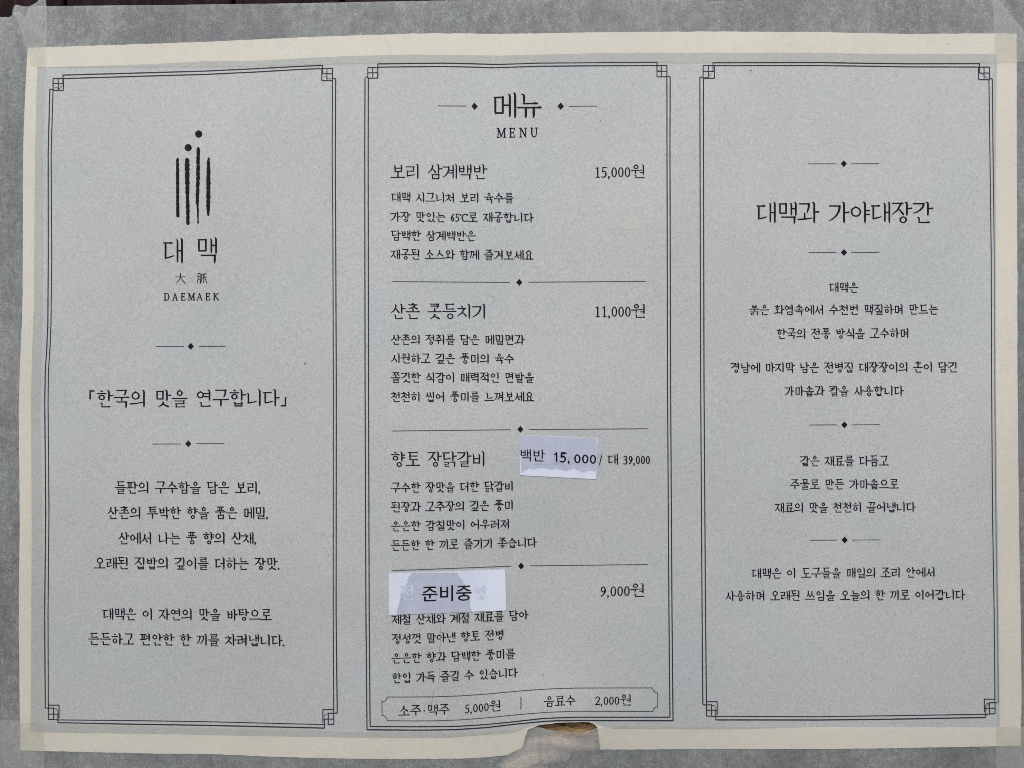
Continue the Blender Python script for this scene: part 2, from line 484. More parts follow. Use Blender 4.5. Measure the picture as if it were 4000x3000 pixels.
            s.ln(x0 + W, y0 + .52 * ht, x1 - .6 * W, y0 + .54 * ht, h * .9, h * .9); s.ln(x0 + W, y0 + .06 * ht, x1 - .6 * W, y0 + .06 * ht, h, h)
        elif c == 'ㅅ':
            tx = cx + (.10 * w_ if mode == 'L' else 0)
            s.rib([(tx - .45 * W, y1 + .02 * ht, W * .55), (tx, y1 - .08 * ht, W * .98), (tx - .07 * w_, y0 + .58 * ht, W * .92), (tx - .24 * w_, y0 + .28 * ht, W * .75), (x0, y0 - .02 * ht, W * .42)])
            s.rib([(tx - .08 * w_, y0 + .60 * ht, W * .5), (tx + .13 * w_, y0 + .34 * ht, W * .8), (x1 - .02 * w_, y0 + .02 * ht, W * 1.08)])
        elif c in 'ㅈㅊ':
            yt = y1
            if c == 'ㅊ':
                yt = y1 - .20 * ht
                s.rib([(cx - .10 * w_, y1 + .05 * ht, h * .8), (cx + .06 * w_, y1 - .03 * ht, h * 1.25)])
            s.bar(x0 + .0 * w_, x1 - .02 * w_, yt, end=False)
            H2 = yt - y0
            tx = cx + .10 * w_
            s.rib([(x1 - .16 * w_, yt + .1 * h, W * .8), (tx + .08 * w_, yt - .22 * H2, W * .9), (tx - .12 * w_, y0 + .38 * H2, W * .8), (x0 - .02 * w_, y0 - .02 * H2, W * .42)])
            s.rib([(tx - .02 * w_, y0 + .50 * H2, W * .5), (x1 - .20 * w_, y0 + .24 * H2, W * .8), (x1, y0 + .0 * H2, W * 1.05)])
        elif c == 'ㅇ':
            r = min(w_, ht * 1.15) / 2
            ry = min(ht / 2, r)
            cy = (y0 + y1) / 2
            s.circ(cx - r, cx + r, cy - ry, cy + ry, tick=mode != 'F')
        elif c == 'ㅎ':
            s.rib([(cx - .12 * w_, y1 + .06 * ht, h * .85), (cx + .08 * w_, y1 - .0 * ht, h * 1.25)])
            s.bar(x0, x1, y0 + .76 * ht, end=False)
            r = min(w_ * .39, ht * .40); ry = min(.31 * ht, r)
            s.circ(cx - r, cx + r, y0, y0 + 2 * ry, tick=False)
        elif c == 'ㅍ':
            s.bar(x0 + .03 * w_, x1 - .03 * w_, y1, end=False)
            s.ln(x0 + .32 * w_, y1, x0 + .34 * w_, y0, W * .85, W * .8); s.ln(x0 + .68 * w_, y1, x0 + .66 * w_, y0, W * .85, W * .8)
            if mode == 'L': s.rib([(x0, y0, h * 1.1), (x0 + .5 * w_, y0 + .03 * ht, h), (x1 + .04 * w_, y0 + .12 * ht, h * .7)])
            else: s.bar(x0, x1, y0, end=False)
    def syl(s, ch):
        k = ord(ch) - 0xAC00
        c = CHO[k // 588]; v = JUNG[(k % 588) // 28]; f = JONG[k % 28]
        W = s.W
        if v in 'ㅏㅐㅑㅓㅔㅕㅖㅣ':
            if f: iy0, iy1, by, sb = 47, 90, 68, 34
            else: iy0, iy1, by, sb = 20, 80, 50, 0
            if c in 'ㅅㅈㅊㅎ' and f: iy0, iy1 = 42, 92
            if c in 'ㄱㅋ' and not f: iy0 = 14
            if c == 'ㅇ' and not f: iy0, iy1 = 30, 76
            if c == 'ㅇ' and f: iy0, iy1 = 50, 88
            if c == 'ㅎ' and not f: iy0, iy1 = 16, 88
            if v in 'ㅏㅑ': ix1, st = 56, 74
            elif v in 'ㅓㅕ': ix1, st = 54, 82
            elif v == 'ㅣ': ix1, st = 60, 82
            elif v == 'ㅐ': ix1, st = 49, 90
            else: ix1, st = (50 if c not in 'ㄱㄲㅋ' else 46), 93
            if v in 'ㅓㅕ' and c == 'ㅇ': ix1 = 50
            s.cons(c, 5, ix1, iy0, iy1, 'L')
            if v in 'ㅐㅔㅖ':
                s.stem(st - 21, 95, (sb + 4) if not f else sb + 2, .88, fl=.7); s.stem(st, 100, sb, .94, fl=.7)
                if v == 'ㅐ': s.ln(st - 21, by, st, by, s.H, s.H)
                elif v == 'ㅔ': s.ln(ix1 - 3, by, st - 21, by, s.H, s.H * .95)
                else:
                    s.ln(ix1 - 4, by + 8, st - 21, by + 8, s.H * .9, s.H * .9); s.ln(ix1 - 4, by - 9, st - 21, by - 9, s.H * .9, s.H * .9)
            else:
                s.stem(st, 100, sb, 1.0)
                if v == 'ㅏ': s.rib([(st, by, s.H), (st + 14, by, s.H * .95), (st + 22, by + 1, s.H * 1.25)])
                elif v == 'ㅑ':
                    for q in (9, -9): s.rib([(st, by + q, s.H * .9), (st + 20, by + q, s.H * 1.1)])
                elif v == 'ㅓ': s.rib([(ix1 + 2, by, s.H * 1.15), (st, by, s.H * .9)])
                elif v == 'ㅕ':
                    for q in (9, -9): s.rib([(ix1 + 0, by + q, s.H * 1.05), (st, by + q, s.H * .85)])
            if f: s.final(f, 24, 82 if v in 'ㅏㅑ' else 88, 2, 29)
        elif v in 'ㅗㅛㅜㅠㅡ':
            cx = 50
            if not f:
                if v in 'ㅗㅛ':
                    s.cons(c, 20, 80, 46, 93, 'T'); bar_y = 10
                    for x in ([50] if v == 'ㅗ' else [34, 66]): s.ln(x, 42 if v == 'ㅛ' or c not in 'ㄹㅂㅇ' else 44, x, bar_y, W * .9, W * .95)
                elif v in 'ㅜㅠ':
                    s.cons(c, 19, 81, 56, 95, 'T'); bar_y = 41
                    for x in ([50] if v == 'ㅜ' else [35, 66]): s.stem(x, bar_y, 0, 1.0, flag=False)
                else:
                    s.cons(c, 19, 81, 36, 90, 'T'); bar_y = 14
                s.bar(4, 96, bar_y)
            else:
                if v in 'ㅗㅛ':
                    s.cons(c, 22, 78, 66 if c in 'ㅎㅊ' else 70, 99 if c in 'ㅎㅊ' else 97, 'T'); bar_y = 47
                    for x in ([50] if v == 'ㅗ' else [36, 64]): s.ln(x, 67, x, bar_y, W * .85, W * .9)
                    fy = 31
                elif v in 'ㅜㅠ':
                    s.cons(c, 22, 78, 70, 97, 'T'); bar_y = 57
                    for x in ([50] if v == 'ㅜ' else [36, 64]): s.ln(x, bar_y, x, 40, W * .9, W * .75)
                    fy = 31
                else:
                    s.cons(c, 21, 79, 64, 96, 'T'); bar_y = 49; fy = 33
                s.bar(5, 95, bar_y)
                s.final(f, 21, 81, 1, fy)
        else:
            st = 78 if v in 'ㅘ' else 83
            if not f:
                if v in 'ㅘㅚ':
                    s.cons(c, 8, 56, 50, 90, 'T'); s.ln(32, 46, 32, 22, W * .85, W * .9)
                    s.rib([(1, 18, s.H * 1.1), (35, 20, s.H), (st - 11, 25, s.H * .8)])
                elif v == 'ㅢ':
                    s.cons(c, 8, 58, 44, 88, 'T'); s.rib([(2, 20, s.H * 1.15), (36, 22, s.H), (st - 9, 28, s.H * .8)])
                elif v in 'ㅝㅟ':
                    s.cons(c, 10, 56, 57, 95, 'T'); s.rib([(1, 40, s.H * 1.1), (35, 42, s.H), (st - 9, 45, s.H * .8)])
                    s.ln(32, 41, 31, 10, W * .95, W * .7)
                s.stem(st, 100, 0)
                if v == 'ㅘ': s.rib([(st, 52, s.H), (st + 20, 53, s.H * 1.2)])
                if v == 'ㅝ': s.ln(st - 24, 24, st, 24, s.H, s.H)
            else:
                if v in 'ㅘㅚ':
                    s.cons(c, 10, 56, 70, 95, 'T'); s.ln(33, 66, 33, 50, W * .8, W * .85)
                    s.rib([(3, 46, s.H * 1.05), (35, 47, s.H * .95), (st - 10, 51, s.H * .8)])
                elif v in 'ㅝㅟ':
                    s.cons(c, 13, 55, 67, 97, 'T'); s.rib([(3, 55, s.H * 1.05), (35, 56, s.H * .95), (st - 10, 59, s.H * .8)])
                    s.ln(32, 56, 31, 34, W * .85, W * .7)
                s.stem(st, 100, 30 if f != 'ㄴ' else 24)
                if v == 'ㅘ': s.rib([(st, 62, s.H), (st + 20, 63, s.H * 1.2)])
                if v == 'ㅝ': s.ln(st - 22, 42, st, 42, s.H * .95, s.H * .95)
                s.final(f, 25, 90, 2, 24)
    def final(s, f, x0, x1, y0, y1):
        if f == 'ㅇ':
            cx = (x0 + x1) / 2 + 3; s.cons('ㅇ', cx - 21, cx + 21, y0 - 2, y1 + 3, 'F')
        elif f in ('ㄺ', 'ㄻ'): s.cons(f, x0 - 4, x1 + 3, y0, y1, 'F')
        elif f == 'ㅎ':
            q = Pen(s.i, s.ox, s.W * .8, s.H * .8, s.sx); q.cons('ㅎ', x0 + 4, x1 - 4, y0 - 1, y1, 'F')
        elif f == 'ㄹ': s.cons('ㄹ', x0, x1, y0, y1 + 2, 'F')
        else: s.cons(f, x0, x1, y0 + (1 if f not in 'ㄱ' else 0), y1, 'F')

# Latin letters and digits as ribbons, box: width given, height 0..72 above the baseline 8
def dig(pen, ch, x, w_):
    W, h = pen.W * .98, pen.H * .98
    B, T = 8, 80
    cx = x + w_ / 2
    def rb(p): pen.rib([(x + a * w_, B + b * (T - B), c) for a, b, c in p])
    if ch == '0': pen.i.ring(pen.ox + cx * pen.sx, (B + T) / 2, w_ * .44 * pen.sx, (T - B) / 2, W * .95, h)
    elif ch == '1':
        rb([(.24, .88, h * .9), (.5, .98, h)]); rb([(.53, .96, W), (.53, .03, W)]); rb([(.25, .01, h * .9), (.82, .01, h * .9)])
    elif ch == '2': rb([(.14, .80, W * .8), (.26, .95, h), (.50, 1.0, h), (.74, .92, W * .8), (.82, .74, W), (.72, .52, W * .9), (.42, .24, h), (.14, .05, h)]); rb([(.10, .03, h * 1.3), (.80, .03, h * 1.3), (.90, .13, h)])
    elif ch == '3': rb([(.16, .86, W * .7), (.34, .98, h), (.56, .98, h), (.74, .86, W * .9), (.72, .68, W * .9), (.52, .55, h), (.36, .54, h)]); rb([(.44, .54, h), (.70, .46, W * .8), (.80, .28, W), (.68, .08, W * .8), (.42, 0, h), (.12, .06, W * .8)])
    elif ch == '5': rb([(.84, .98, h), (.30, .97, h * 1.3)]); rb([(.30, .98, h), (.24, .56, h)]); rb([(.24, .56, h), (.50, .62, h), (.74, .50, W * .9), (.80, .28, W), (.66, .08, W * .8), (.40, 0, h), (.12, .06, W * .8)])
    elif ch == '6':
        rb([(.82, .97, h), (.50, .84, W * .8), (.22, .56, W), (.16, .32, W)]); pen.i.ring(pen.ox + (x + .5 * w_) * pen.sx, B + .29 * (T - B), w_ * .38 * pen.sx, .30 * (T - B), W * .9, h)
    elif ch == '9':
        rb([(.18, .03, h), (.50, .16, W * .8), (.78, .44, W), (.84, .68, W)]); pen.i.ring(pen.ox + (x + .5 * w_) * pen.sx, B + .71 * (T - B), w_ * .38 * pen.sx, .30 * (T - B), W * .9, h)
    elif ch == '℃':
        pen.i.ring(pen.ox + (x + .10 * w_) * pen.sx, B + .86 * (T - B), w_ * .12 * pen.sx, .13 * (T - B), h * .8, h * .8)
        rb([(.98, .78, W * .7), (.84, .95, h), (.62, 1.0, h), (.40, .86, W * .8), (.30, .52, W), (.38, .18, W * .9), (.60, 0, h), (.84, .05, h), (.99, .20, h * .8)])
        rb([(.985, .99, h * .7), (.985, .74, h * .7)])

def latin(pen, ch, x, w_, B=0, T=100):
    W, h = pen.W, pen.H
    def rb(p): pen.rib([(x + a * w_, B + b * (T - B), c) for a, b, c in p])
    def sf(a, y, d=.14): rb([(a - d, y, h), (a + d, y, h)])
    if ch == 'M':
        rb([(.14, .98, h), (.10, .02, h)]); rb([(.16, .98, W), (.50, .08, W * .9)]); rb([(.84, .98, h), (.50, .08, h)]); rb([(.86, .98, W), (.90, .02, W)])
        sf(.12, .02); sf(.88, .02); sf(.08, .98, .1); sf(.92, .98, .1)
    elif ch == 'E':
        rb([(.24, .98, W), (.24, .02, W)]); rb([(.10, .98, h), (.84, .98, h), (.86, .80, h)]); rb([(.24, .52, h), (.68, .52, h)]); rb([(.68, .62, h), (.68, .42, h)]); rb([(.10, .02, h), (.86, .02, h), (.92, .22, h)])
    elif ch == 'N':
        rb([(.18, .98, h), (.18, .02, h)]); rb([(.18, .98, W), (.84, .04, W)]); rb([(.84, .98, h), (.84, .04, h)]); sf(.18, .02); sf(.12, .98); sf(.84, .98)
    elif ch == 'U':
        rb([(.20, .98, W), (.20, .34, W), (.30, .10, W * .8), (.52, .0, h), (.72, .10, h), (.82, .34, h), (.82, .98, h)]); sf(.20, .98); sf(.82, .98)
    elif ch == 'D':
        rb([(.20, .98, W), (.20, .02, W)]); rb([(.08, .98, h), (.50, .98, h), (.78, .84, W * .8), (.90, .50, W), (.78, .16, W * .8), (.50, .02, h), (.08, .02, h)])
    elif ch == 'A':
        rb([(.50, .99, h), (.14, .02, h)]); rb([(.50, .99, h * 1.2), (.86, .02, W)]); rb([(.26, .34, h), (.72, .34, h)]); sf(.12, .02, .12); sf(.88, .02, .12)
    elif ch == 'K':
        rb([(.20, .98, W), (.20, .02, W)]); rb([(.78, .98, h), (.24, .46, h)]); rb([(.38, .58, h), (.88, .02, W)]); sf(.20, .02); sf(.20, .98); sf(.80, .98, .1); sf(.88, .02, .1)

DW = 44
def advance(c, space):
    if c == ' ': return space
    if c in '0123456789': return DW
    if c in ',': return 22
    if c == '.': return 22
    if c == '·': return 42
    if c == '/': return 34
    if c == '℃': return 82
    return 100

def ink_line(text, x0, x1, yl, yr, ht, wt=1.0, space=46, bulge=0.0, name='text_line', parent=None, m=None, dz=None, gap=0, label=None):
    """text between layout x0..x1; yl,yr = top of the line at its ends; ht = ink height"""
    ink = Ink()
    tot = sum(advance(c, space) + gap for c in text) - gap
    lead = 3 if text[0] not in '0123456789/' else 6
    tail = 3 if ord(text[-1]) > 0x3000 else (0 if text[-1] not in ',.' else 4)
    sx = 1.0
    scale = (x1 - x0) / (tot - lead - tail)          # layout units per glyph unit, horizontally
    asp = scale / (ht / 100.0)
    pos = -lead
    for c in text:
        a = advance(c, space)
        W = 9.5 * wt ** 1.2; Hh = 6.5 * wt ** 1.2
        pen = Pen(ink, pos * asp, W, Hh, asp)
        jit = 0
        if 0xAC00 <= ord(c) <= 0xD7A3: pen.syl(c)
        elif c in '0123456789℃': dig(pen, c, 1, a - 2)
        elif c == ',': pen.rib([(9, 12, W * 1.15), (11, 6, W * .9), (6, -6, W * .4)])
        elif c == '.': pen.rib([(7, 9, W * 1.3), (8, 8.5, W * 1.3)])
        elif c == '·': pen.rib([(20, 44, W * 1.2), (21, 43.5, W * 1.2)])
        elif c == '/': pen.ln(5, 2, 24, 84, Hh, Hh)
        pos += a + gap
    u = ht / 100.0
    def fn(gx, gy):
        X = x0 + gx * u
        t = (X - x0) / max(1, (x1 - x0))
        y = yl + (yr - yl) * t + bulge * 4 * t * (1 - t)
        return X, y + ht - gy * u
    return ink.build(name, m or M_INK, parent, DZ_INK if dz is None else dz, fn, label=label)

def polyline(pts, wd, name, parent, m, ink=None, step=30, dz=None):
    own = ink is None
    ink = ink or Ink()
    p = densify(pts, step)
    ink.ribbon([(x, y, wd * (1 + .10 * noise.noise(Vector((x / 40, y / 40, 0))))) for x, y in p], caps=False)
    if own: return ink.build(name, m, parent, DZ_INK if dz is None else dz)

DZ_PAPER, DZ_PRINT, DZ_INK, DZ_LABEL = 0.0006, 0.00072, 0.00080, 0.00092
DZ_TAPE = 0.00105
DZ_GLUE = 0.00005

# ------------------------------------------------------------------ the setting: dark wooden boards
board = thing('wooden_wall', 'dark brown wooden plank wall behind the taped menu', None, (0, 0.03, HC - .3), kind='structure')
seams = [-520, -20, 256, 912, 1340, 1800, 2215, 2760, 3240, 3790, 4290, 4700]
for i, (a, b) in enumerate(zip(seams, seams[1:])):
    vs, fs = [], []
    dz = (-.0012, -.0003, -.0008, 0, -.0006)[i % 5]
    cols = [(a + 7, -.012), (a + 7, dz - .0012), (a + 18, dz), (b - 18, dz), (b - 7, dz - .0012), (b - 7, -.012)]
    rows = [-600 + k * 150 for k in range(29)]
    for y in rows:
        for x, z in cols:
            vs.append(P(x, y, z, Hboard))
    nC = len(cols)
    for r in range(len(rows) - 1):
        for c in range(nC - 1):
            q = r * nC + c; fs.append((q, q + nC, q + nC + 1, q + 1))
    mesh('plank', vs, fs, M_WOOD, board)
bk = [P(-520, -600, -.011, Hboard), P(4700, -600, -.011, Hboard), P(4700, 3600, -.011, Hboard), P(-520, 3600, -.011, Hboard)]
mesh('backing', bk, [(0, 3, 2, 1)], M_WOOD, board)

# ground below and in front, gives the bounce light from underneath
gm, gn, gb = mat('pale_concrete')
gn.links.new(ramp(gn, nz(gn, coords(gn), 3, 6, .6), [(.3, (.085, .085, .08)), (.7, (.12, .118, .11))]), gb.inputs['Base Color'])
gb.inputs['Roughness'].default_value = .9
g = mesh('ground', [(-60, -60, 0), (60, -60, 0), (60, 60, 0), (-60, 60, 0)], [(0, 1, 2, 3)], gm)
g['kind'] = 'structure'

# ------------------------------------------------------------------ the menu sheet
menu = thing('menu_sheet', 'wide grey printed menu with three bordered panels taped to dark wood', 'menu', P(2000, 2900, 0))

PL = [(186, 108), (400, 97), (600, 90.4), (1000, 89), (1200, 87), (1361, 81), (1452, 77), (1600, 73.5), (2000, 76.5), (2400, 74), (2760, 77), (2931, 80)]
PR = [(130, 3971), (600, 3972), (1000, 3974), (1500, 3975), (2000, 3980), (2400, 3986.6), (2700, 3990), (2914, 3987)]
PT = [(60, 188), (108, 186), (182, 184), (400, 177), (600, 170), (800, 163.5), (1000, 153.7), (1200, 144.7), (1400, 137.4), (1600, 132), (1700, 129.5), (1850, 131), (1950, 132.4), (2050, 131), (2400, 125), (2800, 123), (3200, 125), (3550, 133), (3885, 130), (3990, 132)]
PB = [(60, 2930), (80, 2931), (170, 2933.5), (600, 2943.6), (800, 2945), (1100, 2957), (1400, 2964), (1600, 2965), (1800, 2963.5), (1900, 2958), (1981, 2950), (2008, 2936), (2035, 2926), (2046, 2905), (2052, 2876), (2062, 2850), (2110, 2832), (2200, 2821), (2300, 2820), (2332, 2833), (2338, 2873), (2345, 2929), (2400, 2928), (2800, 2926), (3200, 2926), (3500, 2922.6), (3890, 2915), (3990, 2913)]
sheet('paper', PL, PR, PT, PB, DZ_PAPER, M_WHITE, menu, rag=1.2, seed=1, xs_extra=[x for x, _ in PB], skirt=.0004)
GL = [(250, 145), (600, 137), (1000, 133.7), (1200, 132), (1361, 126), (1600, 121), (2000, 123.5), (2400, 122), (2860, 119)]
GR = [(205, 3894), (600, 3890), (1000, 3890), (1500, 3890), (2000, 3896), (2400, 3901), (2850, 3905)]
GT = [(110, 264), (176, 262), (450, 255), (600, 249.6), (800, 239), (1000, 237), (1200, 226), (1330, 220), (1600, 213), (1950, 217), (2400, 206), (2800, 205.5), (3200, 206), (3400, 210), (3885, 211.6)]
GB = [(110, 2859), (165, 2860), (600, 2865), (800, 2870), (1300, 2879), (1450, 2881), (1750, 2881), (2000, 2862), (2060, 2841), (2110, 2829), (2160, 2821), (2205, 2817.5), (2307, 2817), (2335, 2831), (2400, 2846), (2800, 2848), (3200, 2839), (3890, 2840)]
sheet('printed_ground', GL, GR, GT, GB, DZ_PRINT, M_PRINT, menu, rag=.6, seed=2, xs_extra=[x for x, _ in GB])

# panel borders ------------------------------------------------------
LW = 4.3
def border(lines, label):
    ink = Ink()
    for wd, pts in lines: polyline(pts, wd, None, None, None, ink)
    return ink.build('panel_border', M_LINE, menu, DZ_INK, label=label)

def corner_top(gx0, gx1, gy0, gy1, mx, my, ox, oy, sx, side):
    """small window-like corner: grid + stubs. side=+1: left corner (outer line start at sx to the right)"""
    L = [(4, [(gx0, gy0), (gx1, gy0)]), (4, [(gx0, gy1), (gx1, gy1)]), (4, [(gx0, gy0), (gx0, gy1)]), (4, [(gx1, gy0), (gx1, gy1)]),
         (3.6, [(mx, gy0), (mx, gy1)]), (3.6, [(gx0, my), (gx1, my)]), (4, [(sx, oy), (sx, my)]),
         (4, [(ox, gy1 - 4), (gx0 if side > 0 else gx1, gy1 - 4)])]
    return L
def corner_bot(h0, v0, h1, v1, h2, hb, vl, v2, vb, ox, gxi):
    """bottom corner lines: h0 top bar y, v0 its far x; h1 second bar y from ox to v1; grid"""
    return [(3.8, [(gxi, h0), (v0, h0), (v0, hb - 6)]), (3.8, [(ox, h1), (v1, h1), (v1, hb)]), (3.8, [(gxi, h2), (v0, h2)]),
            (3.8, [(gxi, hb), (v1, hb)]), (3.8, [(v2, h2), (v2, vb)]), (2.2, [(v1, h1 + 2), (v1 + (v0 - v1) * .5, h1 + 3), (v1 + (v0 - v1) * .75, h1 + 12), (v1 + (v0 - v1) * .8, h2)])]

# left panel
b1 = [(LW, [(245.6, 293), (500, 286), (800, 277.4), (1000, 268), (1150, 260), (1259.3, 255.2), (1259.6, 287)]),
      (LW, [(249.5, 306.7), (500, 299), (800, 290.4), (1000, 281), (1150, 272), (1256, 267.6)]),
      (LW, [(194.6, 348.3), (188, 600), (188.5, 1000), (186.7, 1259), (182.5, 1361), (176.5, 1452), (174.7, 1572), (176.5, 1783), (178.3, 2000), (174.3, 2400), (176.5, 2766.4)]),
      (LW * .85, [(207, 352), (199.6, 600), (201.8, 1000), (199, 1259), (195, 1361), (189, 1452), (187.5, 1572), (189.5, 1783), (191, 2000), (187.3, 2400), (188.8, 2811)]),
      (LW * .85, [(1299, 314), (1297.3, 600), (1300, 850), (1302, 1500), (1301.6, 2400), (1303.8, 2830)]),
      (LW, [(1311.4, 307.4), (1309.5, 600), (1311, 850), (1313.5, 1500), (1312.8, 2400), (1317.2, 2786)]),
      (LW * .8, [(209, 2811), (230, 2812), (500, 2814.5), (800, 2818.8), (1271, 2830.4)]),
      (LW * 1.1, [(225.7, 2823), (500, 2828.5), (800, 2833), (1266, 2844)])]
b1 += corner_top(207, 248, 306.7, 352.6, 227.5, 326, 194.6, 293, 245.6, 1)
b1 += corner_top(1257, 1299, 267, 314.6, 1277, 287.5, 1311.4, 255, 1259.5, -1)
b1[-1] = (4, [(1299, 307.4), (1311.4, 307.4)])
b1 += corner_bot(2754.4, 230.4, 2766, 209, 2789.5, 2810.5, 0, 225.7, 2824, 176.5, 187.5)
b1 += corner_bot(2771.6, 1261, 2786, 1282, 2808.7, 2830, 0, 1267, 2844, 1317.2, 1303)
border(b1, 'double line border of the left panel with grid corners')
# middle panel
TO = [(1475.6, 249.5), (1600, 247.7), (1735, 246.6), (1850, 249), (1930, 251.4), (1970, 250.5), (2100, 246), (2300, 244), (2566.4, 243)]
b2 = [(LW, TO + [(2566.4, 278)]), (LW, [(1475.6, 249.5), (1475.6, 303)]), (LW, [(1475, 262)] + [(x, y + 12.8) for x, y in TO[1:-1]] + [(2566, 255.7)]),
      (LW, [(1425.7, 305.6), (1424.6, 600), (1426, 1500), (1429.3, 2400), (1433.6, 2850.3)]),
      (LW, [(1438.8, 305), (1438, 600), (1439.5, 1500), (1442, 2400), (1445.6, 2837.6)]),
      (LW, [(2605, 299), (2605.4, 600), (2607.5, 1500), (2613, 2400), (2617, 2801.4)]),
      (LW, [(2617.7, 298.7), (2617, 600), (2619.5, 1500), (2625, 2400), (2629, 2815)]),
      (LW * 1.1, [(1433.6, 2850.3), (1600, 2852), (1700, 2851.5), (1780, 2850), (1900, 2842), (2000, 2830), (2125, 2817.7), (2180, 2815), (2250, 2814), (2400, 2815), (2629, 2815)]),
      (LW, [(1445.6, 2837.6), (1600, 2838.7), (1780, 2837.6), (1900, 2830), (2000, 2820), (2125, 2806), (2250, 2801.4), (2400, 2801.5), (2617, 2801.4)])]
b2 += corner_top(1436.7, 1475.6, 263.8, 305, 1456, 284, 1425.7, 249.5, 1475.6, 1)
b2 += corner_top(2566.4, 2605, 255.7, 299.5, 2583, 278.5, 2617.7, 243, 2566.4, -1)
b2[-1] = (4, [(2605, 298.7), (2617.7, 298.7)])
border(b2, 'double line border of the middle panel')
# right panel
b3 = [(LW, [(2785.2, 244.8), (3200, 244), (3400, 247.4), (3550, 249), (3826.4, 248.5), (3826.6, 284)]), (LW, [(2791, 256), (3200, 255.7), (3400, 258.5), (3550, 261), (3823, 261.6)]),
      (LW, [(2733.8, 299.5), (2734.5, 600), (2737, 1500), (2742.5, 2400), (2745.4, 2752.6)]),
      (LW, [(2748, 302), (2748, 600), (2750, 1500), (2756, 2400), (2760, 2797)]),
      (LW * .9, [(3863, 311), (3867, 600), (3872, 1000), (3873.5, 1500), (3877, 2000), (3883.5, 2400), (3887, 2787)]),
      (LW * .9, [(3876.3, 307.4), (3879, 600), (3884, 1000), (3886, 1500), (3890, 2000), (3896, 2400), (3899.8, 2743.6)]),
      (LW * 1.1, [(2798.4, 2812), (3200, 2812.3), (3450, 2809.8), (3850, 2802.5)]), (LW * .85, [(2780, 2798), (3200, 2799.6), (3450, 2796), (3865, 2790)])]
b3 += corner_top(2746.5, 2791, 255.7, 305.6, 2767, 278.5, 2733.8, 244.8, 2785.2, 1)
b3 += corner_top(3822, 3865, 261.8, 311, 3844, 285, 3876.3, 248.5, 3826.5, -1)
b3[-1] = (4, [(3865, 307.4), (3876.3, 307.4)])
b3 += corner_bot(2740.7, 2801.6, 2753, 2779.7, 2774, 2797.5, 0, 2796, 2812, 2745.4, 2760)
b3 += corner_bot(2731, 3845, 2744.5, 3865, 2766.6, 2788, 0, 3851, 2802, 3899.8, 3887)
border(b3, 'double line border of the right panel with grid corners')

# dividers -------------------------------------------------------------
def divider(xl0, yl0, xl1, yl1, dx, dy, xr0, yr0, xr1, yr1, r=12, extra=1.12):
    e = D.objects.new('divider', None); C.objects.link(e); e.parent = menu
    at = P(dx, dy, DZ_INK); e.location = at - menu.location
    for a in ((xl0, yl0, xl1, yl1), (xr0, yr0, xr1, yr1)):
        i = Ink(); polyline([(a[0], a[1]), (a[2], a[3])], 3.0, None, None, None, i, step=60)
        i.build('rule', M_GREY, e, DZ_INK)
    i = Ink(); i.poly([(dx, dy - r * extra), (dx + r, dy), (dx, dy + r * extra), (dx - r, dy)]); i.build('diamond', M_INK, e, DZ_INK)
divider(609, 1353.5, 718, 1353, 745, 1352.6, 776, 1352.5, 882, 1352)
divider(595, 1734.5, 705.6, 1734, 735.4, 1733, 765, 1733, 875.7, 1732.4)
divider(1530, 1099.6, 1992.5, 1103, 2028.3, 1102.8, 2064, 1102, 2524, 1099)
divider(1530, 1683.5, 1995, 1678.5, 2032.7, 1676.7, 2067, 1678, 2529.6, 1674.5)
divider(1532.5, 2229, 1996.8, 2211.5, 2035.4, 2211, 2071, 2210, 2530.7, 2205)
for y in (639.5, 986, 1659.4, 2109.5):
    k = (y - 639) / 1500 * 6
    divider(3157 + k, y + .4, 3267 + k * .3, y, 3296 + k * .6, y - .2, 3325 + k * .6, y, 3434 + k * .8, y - .8)

# centre heading: two diamonds with short rules
hd = D.objects.new('heading', None); C.objects.link(hd); hd.parent = menu; hd.location = P(2020, 470, DZ_INK) - menu.location
i = Ink(); polyline([(1712, 413.5), (1822, 414)], 3.2, None, None, None, i, step=60); i.build('rule', M_GREY, hd, DZ_INK)
i = Ink(); polyline([(2221.4, 415), (2331.7, 414.3)], 3.2, None, None, None, i, step=60); i.build('rule', M_GREY, hd, DZ_INK)
for cx_, cy_ in ((1853.6, 415), (2190.3, 414.6)):
    i = Ink(); i.poly([(cx_, cy_ - 14.5), (cx_ + 12.5, cy_), (cx_, cy_ + 14.5), (cx_ - 12.5, cy_)]); i.build('diamond', M_INK, hd, DZ_INK)
ink_line('메뉴', 1923, 2115.5, 360.5, 360.5, 101, 1.04, parent=hd, name='heading_text')

def latin_line(text, x0, x1, y0, y1, ht, wt, parent, name, space=.32):
    ink = Ink(); n = len(text); u = ht / 100.0
    adv = (x1 - x0) / (n - space) / u
    for k, c in enumerate(text):
        wd = adv * (1 - space) * (1.12 if c == 'M' else (.86 if c == 'E' else 1.0))
        latin(Pen(ink, 0, 16 * wt, 10.5 * wt), c, k * adv + (adv * (1 - space) - wd) / 2, wd)
    def fn(gx, gy):
        X = x0 + gx * u; t = (X - x0) / (x1 - x0)
        return X, y0 + (y1 - y0) * t + ht - gy * u
    return ink.build(name, M_INK, parent, DZ_INK, fn)
latin_line('MENU', 1943.7, 2100.5, 501, 499, 36, 1.0, hd, 'heading_text')

